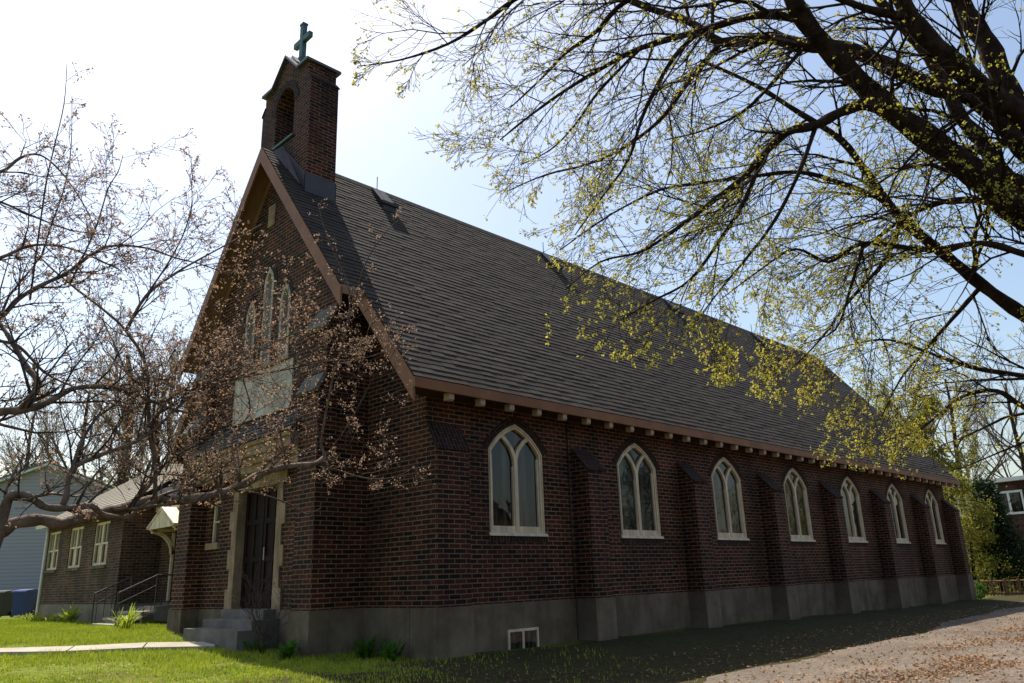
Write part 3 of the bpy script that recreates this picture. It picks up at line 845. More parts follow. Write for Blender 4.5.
b = MB(); b.box(HX-0.03, 1.2, HY0-0.03, HY1+0.03, -0.3, 0.86); b.box(1.17, 1.6, W+0.04, HY0-0.031, -0.3, 0.858); b.build("foundation", "hall_concrete", hall)
for y in (22.3, 19.75, 17.2):
    f_ = MB(); xx = HX+0.03
    for a, b_ in ((y-0.68, y-0.60), (y+0.60, y+0.68), (y-0.08, y+0.08)): f_.box(xx, xx+0.07, a, b_, 2.05, 3.42)
    for a, b_ in ((y-0.60, y-0.08), (y+0.08, y+0.60)):
        f_.box(xx+0.002, xx+0.065, a, b_, 3.34, 3.42); f_.box(xx+0.002, xx+0.065, a, b_, 2.05, 2.13); f_.box(xx+0.004, xx+0.06, a, b_, 2.70, 2.76)
        f_.box(xx+0.006, xx+0.06, (a+b_)/2-0.015, (a+b_)/2+0.015, 2.76, 3.34)
    o = f_.build("window", "cream_paint", hall)
    g = MB(); g.box(xx+0.05, xx+0.075, y-0.62, y+0.62, 2.08, 3.40); g.build("pane", "window_glass", o)
    s_ = MB(); s_.box(HX-0.06, HX+0.1, y-0.74, y+0.74, 1.95, 2.048); s_.build("sill", "concrete", o)
def rows_roof(mb, p00, p01, p10, p11, rows=16, lift=0.02):
    p00, p01, p10, p11 = map(Vector, (p00, p01, p10, p11))
    nrm = (p01-p00).cross(p10-p00).normalized()
    if nrm.z < 0: nrm = -nrm
    for i in range(rows):
        a, b = p00.lerp(p10, i/rows), p01.lerp(p11, i/rows); c, d = p10.lerp(p00, 1-(i+1)/rows), p11.lerp(p01, 1-(i+1)/rows)
        mb.prism([a, a+nrm*lift, c+nrm*0.004, c-nrm*0.01], None, b-a) if abs((b-a).length-(d-c).length) < 1e-3 else mb.face([a+nrm*lift, b+nrm*lift, d+nrm*.004, c+nrm*.004])
b = MB()
rows_roof(b, (8.35, HY0-0.3, HZ-0.02), (8.35, HY1+0.35, HZ-0.02), (4.0, HY0-0.3, 6.3), (4.0, HY1+0.35, 6.3), 6); b.build("roof_slope", "hall_shingle", hall)
b = MB(); rows_roof(b, (0.85, W+0.02, HZ+0.02), (0.85, HY0-0.31, HZ+0.02), (5.0, W+0.02, 7.2), (5.0, HY0-0.31, 7.2), 26); b.build("entry_roof", "hall_shingle", hall)
b = MB()
rows_roof(b, (-0.35, HY0-0.3, HZ-0.02), (-0.35, HY1+0.35, HZ-0.02), (4.0, HY0-0.3, 6.3), (4.0, HY1+0.35, 6.3), 22)
hr = b.build("roof_slope", "hall_shingle", hall)
b = MB(); b.face([(-0.0, HY0-0.29, HZ), (8, HY0-0.29, HZ), (4, HY0-0.29, 6.2)]); b.build("gable_end", "siding", hall)
b = MB(); b.box(-0.38, -0.34, HY0-0.3, HY1+0.35, HZ-0.16, HZ+0.0); b.box(0.81, 0.85, W+0.03, HY0-0.32, HZ-0.14, HZ+0.02); b.build("fascia", "cream_paint", hall)
# door, hood, brackets
d_ = MB(); y0d, y1d = HY0-2.45, HY0-1.45
d_.box(1.28, 1.32, y0d, y1d, 0.88, 2.95); dd_ = d_.build("door", "door_wood", hall)
f_ = MB(); f_.box(1.17, 1.31, y0d-0.10, y0d, 0.86, 3.0); f_.box(1.17, 1.31, y1d, y1d+0.10, 0.86, 3.0); f_.box(1.17, 1.31, y0d, y1d, 2.95, 3.05); f_.build("frame", "cream_paint", dd_)
lt = MB(); lt.box(1.07, 1.165, y0d-0.28, y0d-0.16, 1.95, 2.25); lt.build("lantern", "iron_paint", hall)
yc = (y0d+y1d)/2
hd = MB()
for s_ in (-1, 1):
    hd.prism([(0.35, yc, 3.52), (0.35, yc, 3.60), (0.35, yc+s_*1.0, 3.06), (0.35, yc+s_*1.0, 2.98)], None, (0.84, 0, 0))
hd.prism([(0.36, yc-0.92, 2.98), (0.36, yc+0.92, 2.98), (0.36, yc, 3.51)], None, (0.05, 0, 0))
hd.box(0.42, 1.16, yc-0.9, yc-0.8, 2.93, 3.02); hd.box(0.42, 1.16, yc+0.8, yc+0.9, 2.93, 3.02)
hood = hd.build("door_hood", "cream_paint", hall)
for s_ in (-1, 1):
    bk = MB(); pts = []
    for k in range(9):
        a = math.radians(90)*k/8
        pts.append((0.46+0.66*math.sin(a), 2.92-0.66*(1-math.cos(a))))
    for (a, za), (c_, zc) in zip(pts, pts[1:]): bk.beam((a, yc+s_*0.85, za), (c_, yc+s_*0.85, zc), 0.1, 0.10, (0, 1, 0))
    bk.box(1.10, 1.165, yc+s_*0.85-0.05, yc+s_*0.85+0.05, 0.9, 2.9)
    bk.build("bracket", "cream_paint", hood)
# landing, steps, railings
ys0, ys1 = 12.15, 14.2
b = MB(); b.box(0.0, 1.165, ys0, ys1, 0.66, 0.80); b.build("landing", "step_concrete", hall)
for i, (xa, zz) in enumerate(((-0.32, 0.68), (-0.64, 0.52), (-0.96, 0.38))):
    b = MB(); b.box(xa-0.06, xa+0.33, ys0+0.1, ys1-0.1, zz-0.06, zz); b.box(xa, xa+0.03, ys0+0.14, ys1-0.14, 0.1, zz-0.062); b.build("step", "path_concrete", hall)
for yy in (ys0+0.08, ys1-0.08):
    b = MB()
    b.bar((0.9, yy, 1.62), (0.0, yy, 1.62), 0.022); b.bar((0.0, yy, 1.62), (-0.98, yy, 1.18), 0.022); b.bar((0.0, yy, 1.35), (-0.98, yy, 0.9), 0.014)
    b.bar((0.0, yy, 0.7), (0.0, yy, 1.62), 0.02); b.bar((-0.98, yy, 0.2), (-0.98, yy, 1.18), 0.02); b.bar((0.9, yy, 0.8), (0.9, yy, 1.62), 0.018)
    for k in range(5):
        t = (k+0.5)/5; b.bar((-0.98*t, yy, 0.72-0.4*t), (-0.98*t, yy, 1.62-0.44*t), 0.009, 5)
    b.build("railing", "iron_paint", hall, smooth=False)
dp = MB(); dp.bar((HX-0.07, HY1-0.1, 0.3), (HX-0.07, HY1-0.1, 3.6), 0.045, 8); dp.build("downpipe", "white_paint", hall)
rebase(hall)

# ------------------------------------------------------------------ white sided house beyond
def oriented_house(name, P, ang, wd, dp_, h, rh, wallm, roofm, label, cat, ridge='depth', wins=()):
    root = empty(name, (P[0], P[1], gz(P[0], P[1])-0.1), label, cat)
    b = MB(); g0 = -0.2
    b.face([(-wd/2, 0, g0), (wd/2, 0, g0), (wd/2, 0, h), (0, 0, h+rh), (-wd/2, 0, h)])
    b.face([(wd/2, dp_, g0), (-wd/2, dp_, g0), (-wd/2, dp_, h), (0, dp_, h+rh), (wd/2, dp_, h)])
    b.face([(wd/2, 0, g0), (wd/2, dp_, g0), (wd/2, dp_, h), (wd/2, 0, h)]); b.face([(-wd/2, dp_, g0), (-wd/2, 0, g0), (-wd/2, 0, h), (-wd/2, dp_, h)])
    b.build("wall", wallm, root)
    r_ = MB(); k = rh/(wd/2)
    for s_ in (-1, 1):
        r_.prism([(s_*(wd/2+0.4), -0.35, h-0.4*k+0.02), (0, -0.35, h+rh+0.02), (0, -0.35, h+rh+0.16), (s_*(wd/2+0.4), -0.35, h-0.4*k+0.16)], None, (0, dp_+0.7, 0))
    r_.build("roof", roofm, root)
    t_ = MB()
    for s_ in (-1, 1):
        t_.prism([(s_*(wd/2+0.4), -0.36, h-0.4*k-0.12), (0, -0.36, h+rh-0.12), (0, -0.36, h+rh+0.02), (s_*(wd/2+0.4), -0.36, h-0.4*k+0.02)], None, (0, -0.04, 0))
    t_.build("trim", "white_paint", root)
    for (u, z, a, b_) in wins:
        f_ = MB()
        for q in ((u-a/2, u-a/2+.08, z, z+b_), (u+a/2-.08, u+a/2, z, z+b_), (u-a/2+.08, u+a/2-.08, z, z+.08), (u-a/2+.08, u+a/2-.08, z+b_-.08, z+b_)): f_.box(q[0], q[1], -0.05, 0.0, q[2], q[3])
        o = f_.build("window", "white_paint", root)
        g = MB(); g.box(u-a/2+.06, u+a/2-.06, -0.025, -0.005, z+.06, z+b_-.06); g.build("pane", "window_glass", o)
    root.rotation_euler = (0, 0, ang)
    return root
hp = at(36, 560, 44)
oriented_house("sided_house", (hp[0], hp[1]), R(-50)+0.35, 11.0, 9, 6.0, 2.3, "siding", "grey_roofing", "pale blue-grey clapboard house behind the brick hall at far left", "house", wins=[(-2.6, 2.2, 1.0, 1.3)])

# bins
def bin_(name, px, mat, d, label):
    p = at(px, 600, d); z = gz(p[0], p[1])
    root = empty(name, (p[0], p[1], z), label, "bin"); root["group"] = "wheeled bins by the hall"
    b = MB(); bot = [(-.24, -.28, .06), (.24, -.28, .06), (.24, .28, .06), (-.24, .28, .06)]; top = [(-.31, -.36, 1.0), (.31, -.36, 1.0), (.31, .36, 1.0), (-.31, .36, 1.0)]
    b.face(bot[::-1]); b.face(top)
    for i in range(4): j = (i+1) % 4; b.face([bot[i], bot[j], top[j], top[i]])
    b.box(-.34, .34, -.39, .39, 1.001, 1.04); b.build("body", mat, root)
    l = MB(); l.prism([(-.35, -.41, 1.042), (-.35, -.36, 1.10), (-.35, .2, 1.15), (-.35, .42, 1.10), (-.35, .42, 1.042)], None, (.70, 0, 0)); l.build("lid", mat, root)
    for s_ in (-1, 1):
        w_ = MB(); w_.bar((s_*.27, .30, .12), (s_*.33, .30, .12), .12, 14); w_.build("wheel", "bin_black", root)
    root.rotation_euler = (0, 0, R(-52)); return root
bin_("wheeled_bin", 24, "bin_blue", 34, "blue wheeled bin standing beside the hall's far corner")
bin_("wheeled_bin", 3, "bin_black", 34.5, "black wheeled bin at the left edge beside the blue one")
bin_("wheeled_bin", 38, "bin_black", 36.5, "black wheeled bin half hidden by the hall corner right of the blue one")

# ------------------------------------------------------------------ brick building and fence at right
A = at(948, 540, 46); B = at(1100, 540, 40)
ang = math.atan2(B[1]-A[1], B[0]-A[0])
Lb = math.hypot(B[0]-A[0], B[1]-A[1])
bb = empty("flat_roofed_building", ((A[0]+B[0])/2, (A[1]+B[1])/2, -0.4), "brick building with flat roof and white window, seen right of the church's far end", "building")
TOPZ = 5.95
u_of = lambda px: ((at(px, 540, 1)-CAM))
def u_at(px):
    d = at(px, 540, 1)-CAM; t = Vector((B[0]-A[0], B[1]-A[1])).normalized()
    n_ = Vector((-t.y, t.x)); k = ((A[0]-CAM[0])*n_.x+(A[1]-CAM[1])*n_.y)/(d[0]*n_.x+d[1]*n_.y)
    q = Vector((CAM[0]+d[0]*k-A[0], CAM[1]+d[1]*k-A[1])); return q.dot(t)-Lb/2
b = MB(); b.box(-Lb/2, Lb/2, 0, 9, -0.4, TOPZ); b.build("wall", "brick_far", bb)
b = MB(); b.box(-Lb/2-0.3, Lb/2+0.3, -0.35, 9.3, TOPZ+0.002, TOPZ+0.22); b.build("roof", "white_paint", bb)
for px, z0, z1, ww in ((1018, 4.15, 5.45, 1.5), (1018, 0.7, 2.3, 1.5), (975, 4.15, 5.4, 1.1), (1075, 4.15, 5.45, 1.5)):
    u = u_at(px); f_ = MB()
    for q in ((u-ww/2, u-ww/2+.1, z0, z1), (u+ww/2-.1, u+ww/2, z0, z1), (u-ww/2+.1, u+ww/2-.1, z0, z0+.12), (u-ww/2+.1, u+ww/2-.1, z1-.12, z1), (u-.06, u+.06, z0+.12, z1-.12)): f_.box(q[0], q[1], -0.06, -0.003, q[2], q[3])
    o = f_.build("window", "white_paint", bb); g = MB(); g.box(u-ww/2+.08, u+ww/2-.08, -0.035, -0.005, z0+.08, z1-.08); g.build("pane", "window_glass", o)
bb.rotation_euler = (0, 0, ang)

fA = at(966, 588, 35); fB = at(1090, 584, 33)
fr = empty("rail_fence", ((fA[0]+fB[0])/2, (fA[1]+fB[1])/2, -0.3), "low wooden rail fence beyond the driveway, right of the church", "fence")
n = 9; fv = Vector((fB[0]-fA[0], fB[1]-fA[1], 0))
for i in range(n+1):
    p = Vector((fA[0], fA[1], 0))+fv*(i/n); z = -0.42; b = MB(); b.bar((p.x, p.y, z-0.2), (p.x, p.y, z+0.95), 0.055, 7, 0.045); b.build("post", "fence_wood", fr)
b = MB(); L2 = int(fv.length/0.13)
for i in range(L2):
    p = Vector((fA[0], fA[1], 0))+fv*(i/L2); h = rnd.uniform(0.78, 0.92); b.bar((p.x, p.y, -0.2), (p.x+rnd.uniform(-.02, .02), p.y, -0.42+h), 0.022, 5)
tag(b.build("picket", "fence_wood", fr), kind="stuff")
for hh in (0.35, 0.85):
    b = MB(); b.bar((fA[0], fA[1], -0.42+hh), (fB[0], fB[1], -0.42+hh), 0.035, 6); b.build("rail", "fence_wood", fr)
rebase(fr)
# far road strip behind the fence
rs = MB(); a = at(930, 583, 41); b_ = at(1300, 580, 38)
dv = Vector((b_[0]-a[0], b_[1]-a[1], 0)).normalized(); nv_ = Vector((-dv.y, dv.x, 0))
q = [Vector((a[0], a[1], -0.40)), Vector((b_[0], b_[1], -0.40)), Vector((b_[0], b_[1], -0.40))+nv_*2.2, Vector((a[0], a[1], -0.40))+nv_*2.2]
for p in q: p.z = gz(p.x, p.y)+0.03
rs.face(q); tag(rs.build("road", "path_concrete"), kind="structure")

# ------------------------------------------------------------------ trees
def rand_perp(d, r_):
    v = Vector((r_.gauss(0, 1), r_.gauss(0, 1), r_.gauss(0, 1))); v -= d*v.dot(d)
    return v.normalized() if v.length > 1e-4 else d.orthogonal().normalized()

class Tree:
    def __init__(s, seed): s.r = random.Random(seed); s.big = Fast(); s.small = Fast(); s.leaf = []; s.nb = 0
    def limb(s, pts, r0, r1, n=8, thick=True):
        """smooth a hand-laid limb (Catmull-Rom) and add it"""
        P = [Vector(p) for p in pts]; out = []
        for i in range(len(P)-1):
            a, b, c, d = P[max(i-1, 0)], P[i], P[i+1], P[min(i+2, len(P)-1)]
            for k in range(4):
                t = k/4; out.append(0.5*((2*b)+(c-a)*t+(2*a-5*b+4*c-d)*t*t+(3*b-a-3*c+d)*t*t*t))
        out.append(P[-1]); m_ = len(out)
        rad = [r0+(r1-r0)*(i/(m_-1))**0.9 for i in range(m_)]
        rad = [q*(1+0.10*math.sin(i*1.7+r0*50)) for i, q in enumerate(rad)]
        (s.big if thick else s.small).tube(out, rad, n)
        return out, rad
    def grow(s, p, d, L, r, lev, maxlev, cfg):
        r_ = s.r
        if 'keep' in cfg and not cfg['keep'](p+d*L*0.9):
            L *= 0.4
            if L < 0.06 or not cfg['keep'](p+d*L): return
        nseg = max(3, int(L/cfg['seg'][min(lev, len(cfg['seg'])-1)]))
        nseg = min(nseg, 9)
        pts = [p.copy()]; rad = [r]; dirs = [d.copy()]
        q = p.copy(); dd_ = d.copy(); st_ = L/nseg
        for i in range(nseg):
            dd_ = (dd_+rand_perp(dd_, r_)*cfg['wig']+cfg['trop']*cfg['tw'][min(lev, len(cfg['tw'])-1)]).normalized()
            q = q+dd_*st_; pts.append(q.copy()); dirs.append(dd_.copy()); rad.append(max(cfg['rmin'], r*(1-0.8*(i+1)/nseg)))
        ns = 5 if r > 0.02 else 3
        (s.big if r > cfg.get('bigr', 0.02) else s.small).tube(pts, rad, ns); s.nb += 1
        if lev >= maxlev:
            for i in range(1, len(pts)):
                if r_.random() < cfg['leafp']: s.leaf.append((pts[i], i/len(pts)))
            s.leaf.append((pts[-1], 1.0)); return
        nc = cfg['nch'][min(lev, len(cfg['nch'])-1)]
        if 'thin' in cfg and cfg['thin'](p): nc = max(3, nc*2//3)
        for k in range(nc):
            t = (k+r_.uniform(0.2, 1.0))/nc*0.85+0.13; i = min(len(pts)-2, int(t*nseg)); f_ = t*nseg-i
            bp_ = pts[i].lerp(pts[i+1], min(1, max(0, f_)))
            a = math.radians(r_.uniform(*cfg['ang'])); cdv = (dirs[i]*math.cos(a)+rand_perp(dirs[i], r_)*math.sin(a)).normalized()
            s.grow(bp_, cdv, L*r_.uniform(*cfg['lr'])*(1.05-0.45*t), max(cfg['rmin'], rad[i]*0.6), lev+1, maxlev, cfg)
        if r_.random() < 0.5: s.leaf.append((pts[-1], 1.0))
    def along(s, out, rad, every, Lr, cfg, maxlev=3, lev=1, bias=None, ang=(30, 65), t0=0.0, rs=0.45):
        acc = 0.0; nxt = every*s.r.uniform(0.3, 1)
        tot = sum((out[i+1]-out[i]).length for i in range(len(out)-1)); run = 0
        for i in range(len(out)-1):
            seg = out[i+1]-out[i]; l = seg.length; run += l; acc += l
            if acc >= nxt and run/tot >= t0:
                acc = 0; nxt = every*s.r.uniform(0.6, 1.4); d = seg.normalized()
                a = math.radians(s.r.uniform(*ang)); v = (d*math.cos(a)+rand_perp(d, s.r)*math.sin(a))
                if bias is not None: v = v+bias*s.r.uniform(0.2, 1.0)
                v.normalize(); frac = run/tot
                L = s.r.uniform(*Lr)*(1.1-0.5*frac)
                s.grow(out[i].copy(), v, L, max(cfg['rmin'], min(rad[i]*rs, 0.012+L*0.012)), lev, maxlev, cfg)

# ---- right foreground tree (young yellow-green leaves)
def keep_off_tower(q):                                 # the crown stops short of the bellcote
    v = np.array(q)-CAM; dp_ = v@fw
    if dp_ < 1: return True
    u = 512+FPX*(v@rt)/dp_; z = 341.5-FPX*(v@up)/dp_
    return not (u < 352+0.0*z or (u < 520 and z > 215+0.0*u) or (u < 500 and z > 110+(u-352)*0.55) or (u > 800 and z > 470) or (u > 915 and z > 452) or (540 < u <= 760 and z > 342+(u-550)*0.27) or (760 < u <= 830 and z > 399+(u-760)*1.0))
def low_part(q):                                       # the low hanging boughs are sparse
    v = np.array(q)-CAM; return q.z < 5.5 and 512+FPX*(v@rt)/(v@fw) < 700
mt = Tree(21)
cfgR = dict(seg=(0.4, 0.3, 0.22, 0.14), wig=0.24, trop=Vector((0, 0, -1)), tw=(0.02, 0.05, 0.06, 0.03), rmin=0.0023, bigr=0.03,
            leafp=0.09, nch=(7, 7, 6), ang=(20, 50), lr=(0.45, 0.68), keep=keep_off_tower, thin=low_part)
def LP(lst): return [at(*q) for q in lst]
fork = at(1120, 262, 8.6)
tp = [Vector((fork[0]+1.1, fork[1]-0.7, -0.5)), Vector((fork[0]+1.0, fork[1]-0.65, 0.6)), Vector((fork[0]+0.8, fork[1]-0.5, 2.4)), Vector((fork[0]+0.35, fork[1]-0.2, 3.9)), Vector(fork), Vector(at(1085, 120, 8.6)), Vector(at(1030, -40, 8.8)), Vector(at(1000, -180, 9))]
trk = Fast(); _s = mt.big; mt.big = trk
out, rad = mt.limb(tp, 0.36, 0.12, 14); mt.big = _s
limbs = [
 (((1122, 262, 8.6), (1060, 225, 8.5), (1018, 212, 8.4), (995, 190, 8.3), (946, 151, 8.2), (893, 112, 8.1), (848, 70, 8.0), (805, 21, 8.0), (780, -30, 8.0), (760, -90, 8)), 0.19, 0.07),
 (((1115, 230, 8.6), (1060, 180, 8.7), (1024, 148, 8.8), (981, 102, 8.9), (925, 84, 9.0), (883, 63, 9.0), (840, 47, 9.0), (805, 46, 9.1), (770, 39, 9.2), (721, 42, 9.3), (690, 22, 9.5), (640, 5, 9.7), (590, -20, 9.9)), 0.14, 0.03),
 (((1110, 200, 8.6), (1060, 150, 8.4), (1024, 116, 8.2), (995, 98, 8.1), (946, 56, 8.0), (911, 18, 8.0), (890, -30, 8.0)), 0.15, 0.08),
 (((1100, 180, 8.6), (1040, 150, 9.0), (1006, 88, 9.2), (988, 46, 9.3), (967, 14, 9.4), (950, -30, 9.4)), 0.16, 0.10),
 (((1070, 190, 8.5), (1009, 179, 8.6), (981, 140, 8.8), (960, 116, 8.9), (940, 76, 9.0), (915, 40, 9.1), (870, -10, 9.2)), 0.10, 0.05),
 (((893, 112, 8.1), (865, 105, 8.0), (841, 112, 7.9), (816, 125, 7.8), (788, 132, 7.7), (763, 155, 7.6), (742, 179, 7.5), (718, 197, 7.5), (700, 211, 7.4), (672, 232, 7.4), (640, 252, 7.4), (600, 262, 7.5), (565, 290, 7.6)), 0.065, 0.004),
 (((1130, 350, 8.7), (1060, 335, 9.2), (1024, 315, 9.4), (982, 285, 9.5), (944, 254, 9.6), (902, 220, 9.7), (869, 176, 9.8), (841, 140, 9.9), (798, 112, 10.0), (753, 84, 10.2), (700, 60, 10.4)), 0.10, 0.02),
 (((1060, 225, 8.5), (1024, 207, 9.0), (995, 202, 9.1), (953, 200, 9.2), (918, 211, 9.3), (890, 228, 9.4), (860, 250, 9.5), (820, 262, 9.6), (785, 285, 9.7)), 0.055, 0.005),
 (((944, 254, 9.6), (897, 211, 9.4), (876, 197, 9.3), (841, 183, 9.2), (798, 172, 9.1), (749, 177, 9.0), (700, 183, 8.9), (660, 190, 8.9), (610, 215, 9.0), (560, 250, 9.1)), 0.04, 0.008),
 (((1130, 290, 8.6), (1060, 262, 8.3), (1024, 254, 8.2), (982, 243, 8.1), (928, 250, 8.1), (864, 243, 8.2), (829, 262, 8.3), (795, 249, 8.4), (760, 270, 8.5), (720, 300, 8.6)), 0.05, 0.005),
 (((1140, 440, 8.8), (1070, 425, 9.2), (1024, 407, 9.5), (997, 391, 9.6), (966, 395, 9.8), (944, 410, 9.9), (915, 432, 10.1), (885, 440, 10.3)), 0.05, 0.006),
 (((1130, 400, 8.8), (1060, 385, 9.4), (1024, 376, 9.8), (974, 368, 10.0), (935, 355, 10.2), (890, 340, 10.4), (850, 345, 10.6), (810, 360, 10.8)), 0.05, 0.005),
 (((805, 21, 8.0), (760, 15, 8.1), (700, 31, 8.3), (641, 48, 8.4), (606, 66, 8.5), (566, 90, 8.6), (527, 118, 8.7), (500, 140, 8.8)), 0.05, 0.008),
 (((780, -30, 8), (700, -25, 8.2), (628, 0, 8.3), (597, 31, 8.5), (566, 53, 8.6), (540, 80, 8.7), (510, 108, 8.8)), 0.045, 0.007),
 (((760, -90, 8), (640, -60, 8.1), (560, -25, 8.2), (514, 0, 8.3), (487, 20, 8.4), (448, 44, 8.5), (400, 60, 8.6), (360, 66, 8.7)), 0.045, 0.006),
 (((700, 31, 8.3), (672, 60, 8.2), (645, 110, 8.1), (628, 160, 8.1), (600, 200, 8.1), (575, 235, 8.2)), 0.03, 0.006),
 (((721, 42, 9.3), (690, 80, 9.3), (660, 120, 9.2), (620, 150, 9.2), (585, 165, 9.3), (545, 175, 9.4), (510, 190, 9.5)), 0.035, 0.006),
 (((763, 155, 7.6), (745, 200, 7.6), (720, 240, 7.6), (690, 280, 7.7), (655, 300, 7.8), (620, 320, 7.9)), 0.028, 0.006),
 (((816, 125, 7.8), (800, 170, 7.7), (775, 220, 7.7), (745, 260, 7.8), (720, 290, 7.8), (690, 330, 8.0)), 0.025, 0.006),
 (((902, 220, 9.7), (885, 260, 9.8), (850, 300, 9.9), (820, 340, 10), (790, 370, 10.2)), 0.035, 0.007),
 (((864, 243, 8.2), (850, 290, 8.3), (835, 330, 8.5), (800, 345, 8.6)), 0.022, 0.005),
 (((982, 285, 9.5), (960, 310, 9.6), (925, 350, 9.8), (900, 380, 10), (880, 420, 10.2)), 0.035, 0.007),
 (((995, 98, 8.1), (940, 130, 8.0), (900, 170, 7.9), (880, 210, 7.9), (840, 230, 8)), 0.022, 0.006),
 (((911, 18, 8.0), (870, 10, 7.8), (830, -5, 7.7), (780, -20, 7.6), (720, -30, 7.6)), 0.05, 0.012),
 (((805, 46, 9.1), (775, 80, 9.1), (745, 110, 9.1), (705, 130, 9.1), (665, 140, 9.2)), 0.03, 0.007),
 (((641, 48, 8.4), (600, 90, 8.4), (575, 125, 8.4), (550, 150, 8.5), (520, 165, 8.6)), 0.02, 0.005),
]
leftbias = Vector(-rt*0.5-up*0.25)
for k, (lp, r0, r1) in enumerate(limbs):
    out, rad = mt.limb(LP(lp), r0, r1, 10 if r0 > 0.08 else 7)
    thin = r0 < 0.06
    mt.along(out, rad, 0.20 if thin else 0.42, (0.8, 1.9) if thin else (0.9, 2.2), cfgR, maxlev=3, bias=leftbias*(0.7 if thin else 0.5), t0=0.1 if thin else 0.3, rs=0.5)
rtree = empty("maple_tree", (tp[0].x, tp[0].y, -0.35), "big dark-limbed tree with tiny yellow-green leaves reaching in from the right", "tree")
trk.build("trunk", "bark_dark", rtree); mt.big.build("limb", "bark_dark", rtree); mt.small.build("twig", "bark_dark", rtree)
lv = Fast(); cc = []; ss = []
for p, t in mt.leaf:
    x, y = float(Vector(p-Vector(CAM)).dot(Vector(rt))), 0
    dpt = float((p-Vector(CAM)).dot(Vector(fw))); px = 512+FPX*x/dpt
    if mt.r.random() < (0.22 if p.z > 5.4 else 0.0): continue
    k = mt.r.choice((2, 3, 4)); tight = 0.010
    if p.z < 5.4: k += 2; tight = 0.016                                # lower, shadier branches are further out in leaf
    for _ in range(k):
        cc.append((p.x+mt.r.gauss(0, tight), p.y+mt.r.gauss(0, tight), p.z+mt.r.gauss(0, tight))); ss.append(mt.r.uniform(0.009, 0.020))
lv.quads(cc, ss, aspect=1.3)
tag(lv.build("leaves", "young_leaf", rtree, False), kind="stuff")
print("MAPLE branches", mt.nb, "leaf quads", len(cc))
rebase(rtree)

# ---- left foreground tree (tan buds)
def clear_below(q):                                    # little grows below the two long arms
    v = np.array(q)-CAM; dp_ = v@fw
    if dp_ < 1: return False
    u = 512+FPX*(v@rt)/dp_; z = 341.5-FPX*(v@up)/dp_
    return z < (535 if u < 60 else 522-(u-60)*0.10)
lt_ = Tree(5)
cfgL = dict(seg=(0.2, 0.16, 0.12, 0.09), wig=0.26, trop=Vector((0, 0, 1)), tw=(0.05, 0.06, 0.04, 0.04), rmin=0.0016, bigr=0.012,
            leafp=0.6, nch=(4, 5, 4), ang=(25, 70), lr=(0.42, 0.66), keep=clear_below)
ltb = at(-190, 700, 4.6)
trk = Fast(); _s = lt_.big; lt_.big = trk
gz0 = gz(ltb[0], ltb[1])
tpt = [Vector((ltb[0], ltb[1], gz0-0.2)), Vector((ltb[0]+.03, ltb[1], gz0+0.4)), Vector((ltb[0]+.08, ltb[1]+.02, gz0+0.9)), Vector(at(-150, 520, 4.6)), Vector(at(-130, 420, 4.6)), Vector(at(-120, 250, 4.7)), Vector(at(-90, 120, 4.8))]
out, rad = lt_.limb(tpt, 0.16, 0.035, 12); lt_.big = _s
